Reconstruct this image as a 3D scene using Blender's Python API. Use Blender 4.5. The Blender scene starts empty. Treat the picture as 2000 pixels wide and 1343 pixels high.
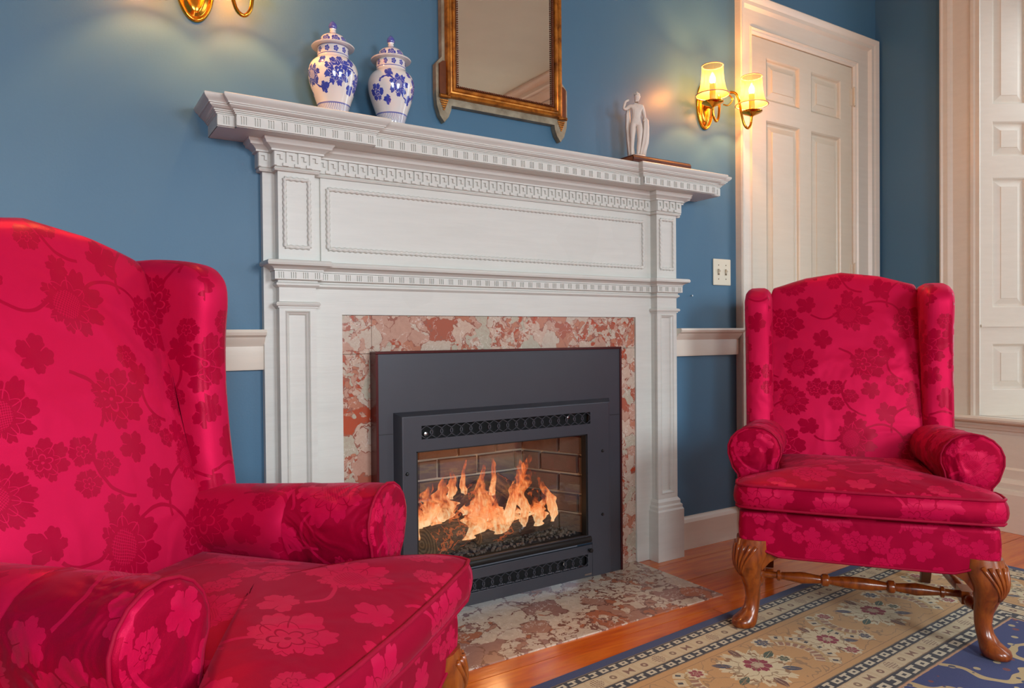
import bpy, math, random
from mathutils import Vector, Matrix
random.seed(7)
PI = math.pi
sc = bpy.context.scene
COL = sc.collection

# ------------------------------------------------------------------ camera, world, lights, exposure
cam_d = bpy.data.cameras.new('camera'); cam = bpy.data.objects.new('camera', cam_d); COL.objects.link(cam)
cam_d.sensor_fit = 'HORIZONTAL'; cam_d.sensor_width = 36.0; cam_d.lens = 1398.0/2000*36.0
cam_d.clip_start = 0.02
TH, PT, RO = math.radians(57.39), math.radians(-0.708), math.radians(-0.495)
fw = Vector((math.cos(TH)*math.cos(PT), math.sin(TH)*math.cos(PT), math.sin(PT)))
rt0 = Vector((math.sin(TH), -math.cos(TH), 0)); up0 = rt0.cross(fw)
rt = rt0*math.cos(RO)+up0*math.sin(RO); up = up0*math.cos(RO)-rt0*math.sin(RO)
cam.matrix_world = Matrix(((rt.x, up.x, -fw.x, 0), (rt.y, up.y, -fw.y, -2.1316), (rt.z, up.z, -fw.z, 0.9), (0, 0, 0, 1)))
sc.camera = cam

world = bpy.data.worlds.new('sky'); sc.world = world; world.use_nodes = True
bg = world.node_tree.nodes['Background']; bg.inputs[0].default_value = (0.62, 0.78, 1.0, 1); bg.inputs[1].default_value = 0.6

def area(name, loc, rot, sx, sy, power, color):
    d = bpy.data.lights.new(name, 'AREA'); d.shape = 'RECTANGLE'; d.size = sx; d.size_y = sy
    d.energy = power; d.color = color
    o = bpy.data.objects.new(name, d); COL.objects.link(o); o.location = loc; o.rotation_euler = rot
    return o
RX, LX, FY, CZ = 3.628, -2.4, -4.7, 3.08          # room: right wall, left wall, wall behind the camera, ceiling
DAY = (0.86, 0.94, 1.0)
# daylight in the four windows (two in the right-hand wall, two in the wall behind the camera)
area('window_light', (4.10, -1.14, 1.55), (0, PI/2-0.30, 0), 1.9, 0.8, 17, DAY)
area('window_light', (4.10, -3.34, 1.55), (0, PI/2-0.30, 0), 1.9, 0.8, 40, DAY)
area('window_light', (1.75, FY-0.40, 1.60), (PI/2-1.0, 0, 0), 1.0, 1.9, 165, DAY)
area('window_light', (-0.55, FY-0.40, 1.60), (PI/2-1.0, 0, 0), 1.0, 1.9, 198, DAY)

vs = sc.view_settings
vs.view_transform = 'Standard'; vs.look = 'None'; vs.exposure = 0.0; vs.gamma = 1.0; vs.use_curve_mapping = False
sc.cycles.use_denoising = True
sc.cycles.max_bounces = 7; sc.cycles.diffuse_bounces = 4; sc.cycles.glossy_bounces = 4
sc.cycles.transparent_max_bounces = 16; sc.cycles.caustics_reflective = False; sc.cycles.caustics_refractive = False
sc.cycles.sample_clamp_indirect = 6.0

# ------------------------------------------------------------------ node expressions
class NT:
    cur = None
class E:
    """a float socket with arithmetic; every operation adds one Math node to the current tree"""
    def __init__(s, k): s.k = k
    def _b(s, o, op, rev=False): return m(op, o, s) if rev else m(op, s, o)
    def __add__(s, o): return s._b(o, 'ADD')
    def __radd__(s, o): return s._b(o, 'ADD')
    def __sub__(s, o): return s._b(o, 'SUBTRACT')
    def __rsub__(s, o): return s._b(o, 'SUBTRACT', True)
    def __mul__(s, o): return s._b(o, 'MULTIPLY')
    def __rmul__(s, o): return s._b(o, 'MULTIPLY')
    def __truediv__(s, o): return s._b(o, 'DIVIDE')
    def __lt__(s, o): return m('LESS_THAN', s, o)
    def __gt__(s, o): return m('GREATER_THAN', s, o)
def put(sock, v):
    if isinstance(v, E): NT.cur.links.new(v.k, sock)
    elif hasattr(v, 'is_output'): NT.cur.links.new(v, sock)
    else: sock.default_value = v
def m(op, *a):
    n = NT.cur.nodes.new('ShaderNodeMath'); n.operation = op
    for i, v in enumerate(a): put(n.inputs[i], v)
    return E(n.outputs[0])
def fabs(a): return m('ABSOLUTE', a)
def sin(a): return m('SINE', a)
def cos(a): return m('COSINE', a)
def fract(a): return m('FRACT', a)
def mx(a, b): return m('MAXIMUM', a, b)
def mn(a, b): return m('MINIMUM', a, b)
def inv(a): return 1.0-a
def band(a, lo, hi): return (a > lo)*(a < hi)
def node(t, **kw):
    n = NT.cur.nodes.new(t)
    for k, v in kw.items(): setattr(n, k, v)
    return n
def coord(kind='Object'): return node('ShaderNodeTexCoord').outputs[kind]
def sep(v):
    n = node('ShaderNodeSeparateXYZ'); NT.cur.links.new(v, n.inputs[0]); return [E(o) for o in n.outputs]
def comb(x, y, z):
    n = node('ShaderNodeCombineXYZ')
    for i, v in enumerate((x, y, z)): put(n.inputs[i], v)
    return n.outputs[0]
def noise(vec, scale, detail=2.0, rough=0.5, out=0, dist=0.0):
    n = node('ShaderNodeTexNoise'); put(n.inputs['Vector'], vec); n.inputs['Scale'].default_value = scale
    n.inputs['Detail'].default_value = detail; n.inputs['Roughness'].default_value = rough; n.inputs['Distortion'].default_value = dist
    return E(n.outputs[0]) if out == 0 else n.outputs[1]
def voro(vec, scale, feature='F1', out='Distance', rnd=1.0):
    n = node('ShaderNodeTexVoronoi'); n.feature = feature; put(n.inputs['Vector'], vec)
    n.inputs['Scale'].default_value = scale; n.inputs['Randomness'].default_value = rnd
    return n.outputs[out]
def mixc(f, a, b, blend='MIX'):
    n = node('ShaderNodeMix'); n.data_type = 'RGBA'; n.blend_type = blend
    put(n.inputs[0], f)
    for i, c in ((6, a), (7, b)):
        if isinstance(c, tuple): n.inputs[i].default_value = (*c[:3], 1)
        else: put(n.inputs[i], c)
    return n.outputs[2]
def ramp(f, stops, interp='LINEAR'):
    n = node('ShaderNodeValToRGB'); n.color_ramp.interpolation = interp; put(n.inputs[0], f)
    el = n.color_ramp.elements
    while len(el) < len(stops): el.new(0.5)
    for e, (p, c) in zip(el, stops): e.position = p; e.color = (*c, 1)
    return n.outputs[0]
def bump(h, strength, dist=0.01):
    n = node('ShaderNodeBump'); n.inputs['Strength'].default_value = strength; n.inputs['Distance'].default_value = dist
    put(n.inputs['Height'], h); return n.outputs[0]
def srgb(r, g, b):
    f = lambda c: (c/255/12.92 if c <= 10 else ((c/255+0.055)/1.055)**2.4)
    return (f(r), f(g), f(b))
def material(name):
    mt = bpy.data.materials.new(name); mt.use_nodes = True; NT.cur = mt.node_tree
    return mt, mt.node_tree.nodes['Principled BSDF']
def pset(p, **kw):
    for k, v in kw.items():
        s = p.inputs[k.replace('_', ' ')]
        if isinstance(v, tuple): s.default_value = (*v, 1) if len(v) == 3 and s.type == 'RGBA' else v
        else: put(s, v)

# ------------------------------------------------------------------ materials
def simple(name, col, rough=0.5, var=0.06, scale=6.0, **kw):
    mt, p = material(name)
    n = noise(coord(), scale, 4)
    c = mixc(n, tuple(x*(1-var) for x in col), tuple(min(1, x*(1+var)) for x in col))
    pset(p, Base_Color=c, Roughness=rough, **kw)
    return mt
M = {}
# blue wall paint
mt, p = material('blue_wall_paint')
co = coord(); n = noise(co, 2.2, 4); f2 = noise(co, 160, 2)
pset(p, Base_Color=mixc(n, srgb(68, 108, 136), srgb(76, 118, 148)), Roughness=0.42, Specular_IOR_Level=0.35, Normal=bump(f2, 0.10, 0.002))
M['blue'] = mt
# brushed white paint on old wood
def paint(name, a, b, rough=0.38, crack=0.5):
    mt, p = material(name)
    co = coord(); x, y, z = sep(co)
    st = comb(x*3.0, y*8.0, z*30.0)
    n = noise(st, 2.0, 5, 0.6); big = noise(co, 2.0, 3)
    c = mixc(n, a, b); c = mixc((big > 0.62)*0.25, c, a)
    h = noise(comb(x*1.5, y*6.0, z*26.0), 6.0, 4, 0.65)
    pset(p, Base_Color=c, Roughness=rough, Normal=bump(h, 0.16*crack, 0.004))
    M[name] = mt
paint('mantel_paint', srgb(203, 204, 198), srgb(220, 221, 215))
paint('trim_paint', srgb(216, 208, 194), srgb(228, 221, 208), 0.34, 0.3)
paint('door_paint', srgb(208, 198, 178), srgb(218, 210, 192), 0.34, 0.3)
M['ceiling'] = simple('ceiling_paint', srgb(184, 180, 160), 0.8)
M['pale_wall'] = simple('pale_wall', srgb(176, 160, 130), 0.7)
# marble breccia
def breccia(name, cols, gapc, sc_, rough, seed, gw, selt):
    mt, p = material(name)
    co = coord(); x, y, z = sep(co)
    base = comb(x+seed, y+seed*0.7, z)
    wob = noise(base, 14, 3, 0.6, out=1)
    vm = node('ShaderNodeVectorMath', operation='MULTIPLY_ADD'); put(vm.inputs[0], wob); vm.inputs[1].default_value = (0.11, 0.11, 0.11); put(vm.inputs[2], base)
    v = vm.outputs[0]
    c1 = ramp(E(sepc(voro(v, sc_, out='Color'))), cols, 'CONSTANT')
    e1 = E(voro(v, sc_, 'DISTANCE_TO_EDGE'))
    c2 = ramp(E(sepc(voro(v, sc_*3.6, out='Color'))), cols, 'CONSTANT')
    e2 = E(voro(v, sc_*3.6, 'DISTANCE_TO_EDGE'))
    sel = noise(base, sc_*0.40, 3) > selt
    c = mixc(sel, c1, c2)
    e = m('ADD', e1*inv(sel), e2*0.42*sel)
    mot = noise(v, sc_*5, 4, 0.7)
    c = mixc(m('MULTIPLY', m('SUBTRACT', mot, 0.35), 0.9), c, gapc)
    nz = noise(v, sc_*3.5, 3)
    c = mixc(e < m('MULTIPLY', m('MAXIMUM', m('SUBTRACT', nz, 0.42), 0.0), gw*3.4), c, gapc)
    vein = band(noise(v, sc_*0.8, 5, 0.6), 0.495, 0.505)
    c = mixc(vein*0.6, c, srgb(226, 216, 206))
    pset(p, Base_Color=c, Roughness=rough, Specular_IOR_Level=0.5)
    M[name] = mt
def sepc(sock):
    n = node('ShaderNodeSeparateColor'); NT.cur.links.new(sock, n.inputs[0]); return n.outputs[0]
breccia('marble_surround', [(0, srgb(196, 180, 164)), (0.22, srgb(190, 150, 132)), (0.4, srgb(168, 92, 72)), (0.52, srgb(202, 176, 158)), (0.68, srgb(184, 122, 98)), (0.8, srgb(182, 176, 158)), (0.92, srgb(176, 74, 46))], srgb(150, 96, 82), 15, 0.22, 3.1, 0.05, 0.56)
breccia('marble_hearth', [(0, srgb(208, 192, 172)), (0.36, srgb(198, 178, 160)), (0.5, srgb(168, 126, 108)), (0.6, srgb(206, 192, 174)), (0.8, srgb(154, 116, 106)), (0.9, srgb(172, 106, 76))], srgb(124, 84, 72), 10, 0.25, 8.3, 0.075, 0.54)
# varnished orange pine
mt, p = material('floor_pine')
co = coord(); x, y, z = sep(co)
oi = node('ShaderNodeObjectInfo').outputs['Random']
v = comb(x*0.9+E(oi)*31.0, y*9.0, z)
g = noise(v, 3.0, 6, 0.6, dist=0.6); g2 = noise(comb(x*2+E(oi)*9, y*40, z), 4.0, 3)
c = ramp(g, [(0.2, srgb(130, 56, 12)), (0.45, srgb(214, 92, 6)), (0.6, srgb(234, 122, 18)), (0.85, srgb(172, 80, 18))])
c = mixc(m('MULTIPLY', g2, 0.3), c, srgb(150, 70, 20)); c = mixc(E(oi)*0.3, c, srgb(176, 84, 34))
pset(p, Base_Color=c, Roughness=m('ADD', m('MULTIPLY', g2, 0.14), 0.14), Normal=bump(noise(v, 8, 3), 0.12, 0.003), Coat_Weight=0.35, Coat_Roughness=0.12)
M['pine'] = mt
# turned walnut-orange wood of the chairs
mt, p = material('chair_wood')
co = coord(); x, y, z = sep(co)
g = noise(comb(x*4, y*4, z*1.2), 12, 5, 0.6, dist=0.8)
pset(p, Base_Color=ramp(g, [(0.25, srgb(84, 32, 8)), (0.5, srgb(140, 64, 16)), (0.75, srgb(166, 86, 24))]), Roughness=0.28, Coat_Weight=0.4, Coat_Roughness=0.1)
M['wood'] = mt
M['dark_wood'] = simple('dark_wood', srgb(70, 32, 16), 0.3, 0.2, 30)
M['book'] = simple('book_leather', srgb(92, 48, 34), 0.5, 0.35, 40)
M['pages'] = simple('book_pages', srgb(150, 96, 66), 0.8, 0.2, 90)
M['black_metal'] = simple('charcoal_metal', srgb(68, 70, 78), 0.36, 0.05, 20, Metallic=0.35)
M['dark_metal'] = simple('black_iron', srgb(30, 29, 29), 0.4, 0.08, 20, Metallic=0.3)
M['burgundy'] = simple('burgundy_metal', srgb(84, 38, 40), 0.25, 0.05, 20, Metallic=0.6)
M['void'] = simple('near_black', (0.006, 0.006, 0.007), 0.9)
M['chrome'] = simple('steel', srgb(190, 190, 190), 0.25, 0.05, 20, Metallic=1.0)
M['brass'] = simple('polished_brass', srgb(228, 164, 56), 0.16, 0.05, 9, Metallic=1.0)
M['ivory'] = simple('ivory_plastic', srgb(226, 220, 198), 0.35, 0.02)
M['ivory_dark'] = simple('ivory_recess', srgb(120, 104, 76), 0.5)
M['statue'] = simple('white_marble', srgb(222, 214, 204), 0.45, 0.06, 30)
M['gravel'] = simple('ember_gravel', srgb(96, 84, 76), 0.8, 0.6, 60)
# gilt mirror frame
mt, p = material('gilt_frame')
n = noise(coord(), 26, 5, 0.65)
pset(p, Base_Color=ramp(n, [(0.3, srgb(96, 52, 16)), (0.5, srgb(172, 108, 36)), (0.7, srgb(208, 142, 58))]), Roughness=0.34, Metallic=0.55)
M['gilt'] = mt
mt, p = material('worn_silver_gilt')
n = noise(coord(), 18, 4, 0.6)
pset(p, Base_Color=ramp(n, [(0.3, srgb(116, 104, 82)), (0.7, srgb(168, 160, 138))]), Roughness=0.5, Metallic=0.2)
M['frame_back'] = mt
M['gilt_dark'] = simple('dark_gilt', srgb(104, 54, 26), 0.4, 0.3, 60, Metallic=0.4)
mt, p = material('mirror_glass'); pset(p, Base_Color=mixc(noise(coord(), 3, 2), (0.80, 0.79, 0.76), (0.86, 0.85, 0.82)), Metallic=1.0, Roughness=0.02); M['mirror'] = mt
# clear glass pane: constant mix of transparency and gloss
def pane_mat(name, gl):
    mt, p = material(name); nt = NT.cur; nt.nodes.remove(p)
    tr = node('ShaderNodeBsdfTransparent'); gb = node('ShaderNodeBsdfGlossy'); gb.inputs['Roughness'].default_value = 0.02
    tr.inputs[0].default_value = (0.96, 0.97, 0.97, 1)
    ms = node('ShaderNodeMixShader'); put(ms.inputs[0], noise(coord(), 2, 1)*0.01+gl)
    nt.links.new(tr.outputs[0], ms.inputs[1]); nt.links.new(gb.outputs[0], ms.inputs[2])
    nt.links.new(ms.outputs[0], nt.nodes['Material Output'].inputs[0]); M[name] = mt
pane_mat('glass', 0.06)
# firebox brick
mt, p = material('fire_brick')
co = coord(); oi = node('ShaderNodeObjectInfo').outputs['Random']
n = noise(co, 24, 5, 0.65); n2 = noise(co, 90, 3)
c = mixc(n, srgb(86, 66, 56), srgb(128, 100, 86)); c = mixc(E(oi)*0.5, c, srgb(104, 96, 90))
pset(p, Base_Color=c, Roughness=0.85, Normal=bump(n2, 0.4, 0.004)); M['brick'] = mt
M['mortar'] = simple('mortar', srgb(206, 190, 170), 0.9, 0.15, 40)
# charred log bark with glowing cracks where the fire bites
mt, p = material('log_bark')
co = coord(); x, y, z = sep(co)
n = noise(comb(x*2, y*12, z*12), 9, 5, 0.7)
pset(p, Base_Color=ramp(n, [(0.3, srgb(34, 26, 22)), (0.55, srgb(86, 62, 46)), (0.8, srgb(140, 108, 84))]), Roughness=0.9, Normal=bump(n, 0.9, 0.01))
em = m('MULTIPLY', band(noise(co, 30, 3), 0.47, 0.53), noise(co, 7, 2) > 0.52)
pset(p, Emission_Color=(1.0, 0.16, 0.02), Emission_Strength=em*0.3); M['bark'] = mt
mt, p = material('log_end_grain')
co = coord(); x, y, z = sep(co)
r = m('SQRT', y*y+z*z); n = noise(co, 30, 4)
pset(p, Base_Color=mixc(m('MULTIPLY', m('ADD', sin(r*520.0+n*5.0), 1.0), 0.5), srgb(84, 62, 44), srgb(150, 118, 84)), Roughness=0.9); M['log_end'] = mt
# flame: emission fading out with height and along its ragged edges
mt, p = material('flame'); nt = NT.cur; nt.nodes.remove(p)
g = coord('Generated'); gx, gy, gz = sep(g); co = coord()
x, y, z = sep(co)
n = noise(comb(x*1.0, y*1.0, z*0.45), 34, 3, 0.6, dist=1.2); n2 = noise(comb(x, y, z*0.5), 80, 2)
dens = m('SUBTRACT', m('ADD', n*1.2, n2*0.45), gz*0.55)
col = ramp(m('ADD', dens, gz*-0.1), [(0.25, (0.85, 0.09, 0.02)), (0.5, (1.0, 0.22, 0.05)), (0.70, (1.0, 0.42, 0.16)), (0.92, (1.0, 0.66, 0.36))])
em = node('ShaderNodeEmission'); put(em.inputs[0], col); em.inputs[1].default_value = 1.25
tr = node('ShaderNodeBsdfTransparent')
ms = node('ShaderNodeMixShader')
mr = node('ShaderNodeMapRange'); mr.interpolation_type = 'SMOOTHSTEP'; put(mr.inputs[0], dens); mr.inputs[1].default_value = 0.26; mr.inputs[2].default_value = 0.80; mr.inputs[3].default_value = 0.0; mr.inputs[4].default_value = 0.72
put(ms.inputs[0], mr.outputs[0]); nt.links.new(tr.outputs[0], ms.inputs[1]); nt.links.new(em.outputs[0], ms.inputs[2])
nt.links.new(ms.outputs[0], nt.nodes['Material Output'].inputs[0]); M['flame'] = mt
# lamp shade silk: glowing when lit
mt, p = material('shade_silk'); nt = NT.cur
co = coord(); x, y, z = sep(co)
th = m('ARCTAN2', y, x); ribs = fabs(sin(th*4.0)) < 0.05
hh = m('SUBTRACT', 1.0, m('MULTIPLY', fabs(z-0.055), 9.0))
c = mixc(ribs*0.5, srgb(176, 138, 84), srgb(120, 84, 52))
pset(p, Base_Color=c, Roughness=0.8, Emission_Color=(1.0, 0.52, 0.12), Emission_Strength=m('MAXIMUM', hh*1.1, 0.35))
# sheer silk: half of the bulb's light goes straight through
ms = node('ShaderNodeMixShader'); put(ms.inputs[0], inv(ribs)*0.34)
tr = node('ShaderNodeBsdfTransparent'); tr.inputs[0].default_value = (1.0, 0.86, 0.66, 1)
nt.links.new(p.outputs[0], ms.inputs[1]); nt.links.new(tr.outputs[0], ms.inputs[2]); nt.links.new(ms.outputs[0], nt.nodes['Material Output'].inputs[0]); M['shade'] = mt
M['shade_trim'] = simple('shade_trim', srgb(222, 170, 140), 0.7)
M['candle'] = simple('candle_sleeve', srgb(240, 190, 110), 0.5)
mt, p = material('bulb_glass'); pset(p, Base_Color=(1, .8, .5), Emission_Color=(1.0, 0.58, 0.18), Emission_Strength=3.0)
ms = node('ShaderNodeMixShader'); put(ms.inputs[0], noise(coord(), 9, 1)*0.02+0.8)
tr = node('ShaderNodeBsdfTransparent'); NT.cur.links.new(p.outputs[0], ms.inputs[1]); NT.cur.links.new(tr.outputs[0], ms.inputs[2])
NT.cur.links.new(ms.outputs[0], NT.cur.nodes['Material Output'].inputs[0]); M['bulb'] = mt

# ------------------------------------------------------------------ woven and painted patterns
def local(u, v, cx, cy, rot=0.0, wu=None, wv=None):
    dx, dy = u-cx, v-cy
    if wu: dx = (fract(dx/wu+0.5)-0.5)*wu
    if wv: dy = (fract(dy/wv+0.5)-0.5)*wv
    if rot:
        c, s = math.cos(rot), math.sin(rot)
        return dx*c+dy*s, dy*c-dx*s
    return dx, dy
def polar(dx, dy): return m('SQRT', dx*dx+dy*dy), m('ARCTAN2', dy, dx)
def flower(dx, dy, R, n, depth=0.35, core=0.40, kind='ring', grow=0.0):
    """lobed blossom: petals parted by fine veins round a core that is ringed or cross-hatched"""
    r, th = polar(dx, dy)
    lob = fabs(cos(th*(n*0.5)))
    full = m('POWER', lob, 0.45)
    ser = fabs(sin(th*(n*1.5)))*0.10
    Rd = R*(1.0+grow*cos(th)) if grow else R
    body = r < (full*depth+ser+(0.92-depth))*Rd
    vein = (lob < 0.10)*(r > core*R*1.15)
    out = body*inv(vein)
    if kind and R > 0.03:
        out = out*inv((fabs(r-(fabs(sin(th*(n*0.5)))*0.22+core+0.12)*R) < 0.016*R))
    if kind == 'hatch':
        k = 2*PI/(R*0.20)
        h = m('MAXIMUM', fabs(sin((dx+dy)*k)) < 0.30, fabs(sin((dx-dy)*k)) < 0.30)
        out = out*inv((r < core*R)*h)
    elif kind == 'ring':
        out = out*inv(fabs(r-(fabs(cos(th*2.5+0.6))*0.5+0.5)*(core*R)) < 0.035*R)*inv(r < core*R*0.16)
    return out
def leaf(dx, dy, L, W):
    """pointed leaf along x with a midrib"""
    t = fabs(dx/L)
    w = (1.0-t*t)*W
    return (fabs(dy) < w)*inv((fabs(dy) < 0.06*W)+(fabs(sin((dx+fabs(dy)*0.8)*(22.0/L))) < 0.16)*(t < 0.8)*0.0)
def arc(dx, dy, R, w, a0, half):
    r, _ = polar(dx, dy)
    return (fabs(r-R) < w)*((dx*math.cos(a0)+dy*math.sin(a0)) > r*math.cos(half))
def union(*a):
    o = a[0]
    for b in a[1:]: o = m('MAXIMUM', o, b)
    return o

# crimson damask: one satin, its sheen contrast painted into two tones, flowers woven across the grain
def damask(name, flip, wrinkle=0.38):
    mt, p = material(name)
    uv = node('ShaderNodeUVMap'); uv.uv_map = 'UVMap'
    co = coord()
    w1 = noise(uv.outputs[0], 9, 2, out=1)
    vm = node('ShaderNodeVectorMath', operation='MULTIPLY_ADD'); put(vm.inputs[0], w1); vm.inputs[1].default_value = (0.03,)*3; put(vm.inputs[2], uv.outputs[0])
    u, v, _ = sep(vm.outputs[0])
    TU, TV = 0.42, 0.46
    mask = None
    F = [(.10, .12, .062, 9, .42, 'hatch', .3), (.29, .09, .058, 7, .35, 'ring', 0), (.205, .215, .036, 5, .5, None, .4),
         (.055, .245, .024, 6, .2, 'ring', 0), (.10, .275, .024, 6, .2, 'ring', 0), (.055, .305, .026, 6, .2, 'ring', 0),
         (.315, .255, .048, 12, .22, 'hatch', 0), (.14, .395, .056, 8, .38, 'ring', .2), (.345, .385, .056, 9, .42, 'hatch', .9),
         (.165, .30, .030, 5, .5, None, .9), (.385, .16, .032, 5, .5, None, 2.6), (.30, .315, .022, 5, .5, None, .2), (.10, .195, .022, 5, .5, None, 1.9), (.405, .30, .034, 7, .4, 'ring', .5), (.205, .02, .024, 6, .2, 'ring', 0), (.235, .335, .020, 5, .25, 'ring', 0), (.262, .305, .018, 5, .25, 'ring', 0), (.005, .02, .034, 5, .5, None, 1.2), (.225, .44, .030, 5, .5, None, 2.0)]
    for cx, cy, R, n, dp, kind, rot in F:
        dx, dy = local(u, v, cx, cy, rot, TU, TV)
        f = flower(dx, dy, R*1.08, n, dp, 0.42, kind, 0.30 if R > 0.03 else 0.0)
        mask = f if mask is None else mx(mask, f)
    for cx, cy, R, a0, hf in [(.20, .10, .075, 1.3, 1.1), (.16, .29, .085, 3.6, 1.0), (.31, .17, .08, 2.5, .9), (.05, .39, .07, 0.3, 1.0), (.28, .40, .06, 3.4, 1.2), (.02, .17, .06, 5.0, 1.1)]:
        dx, dy = local(u, v, cx, cy, 0, TU, TV)
        mask = mx(mask, arc(dx, dy, R, 0.0034, a0, hf))
    g = inv(mask) if flip else mask
    thr = noise(comb(u*700.0, v*700.0, 0.0), 1.0, 1)
    lo, hi = (srgb(166, 4, 50), srgb(198, 16, 70)) if flip else (srgb(174, 6, 53), srgb(208, 22, 76))
    c = mixc(g, hi, lo)
    c = mixc(m('MULTIPLY', thr, 0.12), c, srgb(150, 0, 40))
    tg = node('ShaderNodeTangent'); tg.direction_type = 'UV_MAP'; tg.uv_map = 'UVMap'
    NT.cur.links.new(tg.outputs[0], p.inputs['Tangent'])
    wr = noise(co, 6.0 if wrinkle < 0.5 else 10.0, 2, 0.45, dist=0.7 if wrinkle < 0.5 else 1.2)
    pset(p, Base_Color=c, Roughness=m('ADD', inv(g)*0.18, 0.35) if not flip else m('ADD', g*0.10, 0.42), Anisotropic=0.5, Anisotropic_Rotation=g*0.25,
         Specular_IOR_Level=0.12, Metallic=m('ADD', inv(mask)*0.26, 0.12), Specular_Tint=(1.0, 0.62, 0.74), Sheen_Weight=0.12, Sheen_Roughness=0.4, Sheen_Tint=(1.0, 0.22, 0.42),
         Normal=bump(m('ADD', wr, thr*0.01), wrinkle, 0.035))
    M[name] = mt
damask('crimson_damask', False)
damask('crimson_damask_reversed_sheen', True);  # same cloth; the seat's reversed sheen is painted by swapping the tones
ml = M['crimson_damask_reversed_sheen'].copy(); ml.name = 'crimson_damask_loose'; M['crimson_damask_loose'] = ml
for n in ml.node_tree.nodes:                      # the slip-on arm caps are cut loose and pucker
    if n.type == 'BUMP':
        n.inputs['Strength'].default_value = 0.6
        wn = n.inputs['Height'].links[0].from_node.inputs[0].links[0].from_node
        wn.inputs['Scale'].default_value = 10.0; wn.inputs['Distortion'].default_value = 1.2
mt, p = material('crimson_cord'); pset(p, Base_Color=mixc(noise(coord(), 60, 2), srgb(146, 3, 42), srgb(168, 8, 54)), Roughness=0.6, Specular_IOR_Level=0.15); M['cord'] = mt

# blue and white porcelain
def porcelain(name, lid, seed):
    mt, p = material(name)
    co = coord(); x, y, z = sep(co)
    th = m('ARCTAN2', y, x)
    if not lid:
        s = th*0.075
        wob = noise(comb(s*1.0, z, seed), 40, 3, 0.6)
        ss, zz = s+(wob-0.5)*0.022, z+(noise(comb(s, z, seed+4.0), 40, 3, 0.6)-0.5)*0.022
        W = 2*PI*0.075
        mask = None; lt = None
        for k, (cs, cz, R, n, kind) in enumerate([(.0, .122, .044, 9, 'ring'), (.085, .10, .032, 7, 'ring'), (-.09, .115, .033, 7, 'hatch'), (.17, .125, .034, 7, 'ring'), (-.17, .095, .026, 6, 'ring'), (.22, .09, .022, 5, None),
                                                  (.045, .155, .014, 4, None), (-.045, .078, .016, 4, None), (.048, .075, .014, 4, None), (-.125, .150, .014, 4, None), (.125, .155, .014, 4, None), (-.05, .153, .012, 4, None), (-.13, .072, .014, 4, None), (.125, .073, .014, 4, None)]):
            dx, dy = local(ss, zz, cs+seed*0.03, cz, 0.5*k, W, None)
            f = flower(dx, dy, R, n, 0.45, 0.4, kind)
            mask = f if mask is None else mx(mask, f)
        for k, (cs, cz, R, a0) in enumerate([(.04, .10, .035, 2.0), (-.05, .11, .035, 4.6), (.12, .11, .035, .4), (-.13, .11, .03, 1.5)]):
            dx, dy = local(ss, zz, cs+seed*0.03, cz, 0, W, None)
            mask = mx(mask, arc(dx, dy, R, .0022, a0, 1.1))
        mask = mask*band(z, 0.042, 0.176)
        foot = band(z, 0.004, 0.040)*union(fabs(sin(th*26.0+fabs(sin(z*140.0))*2.0)) < 0.45, fabs(z-0.038) < 0.0018, fabs(z-0.006) < 0.0018)*0.85
        neck = union(fabs(z-0.181) < 0.0010, fabs(z-0.205) < 0.0012)
        d1x, d1y = local(th*0.055, z, 0, 0.193, 0, 2*PI*0.055/11, None)
        d2x, d2y = local(th*0.05, z, 0, 0.217, 0, 2*PI*0.05/12, None)
        neck = union(neck, flower(d1x, d1y, 0.009, 5, .4, .45, 'ring'), flower(d2x, d2y, 0.0065, 4, .6, .3, None))
        mask = union(mask, foot, neck)
        tone = noise(comb(s, z, seed), 60, 3)
    else:
        r, _ = polar(x, y)
        d1x, d1y = local(th*0.04, z, 0, 0.016, 0, 2*PI*0.04/9, None)
        mask = union(flower(d1x, d1y, 0.0125, 5, .35, .5, 'ring'), band(z, 0.032, 0.0345), (fabs(sin(th*14.0)) < 0.35)*band(z, 0.036, 0.047))*(z > 0.004)
        mask = mx(mask, (z > 0.056)*0.95)
        tone = noise(co, 70, 3)
    blue = mixc(tone, srgb(22, 32, 150), srgb(78, 98, 196))
    c = mixc(mask, srgb(226, 226, 224), blue)
    pset(p, Base_Color=c, Roughness=0.10, Specular_IOR_Level=0.6, Coat_Weight=0.6, Coat_Roughness=0.04)
    M[name] = mt
porcelain('porcelain_a', False, 0.0); porcelain('porcelain_b', False, 2.0); porcelain('porcelain_lid', True, 0.0)

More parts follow.
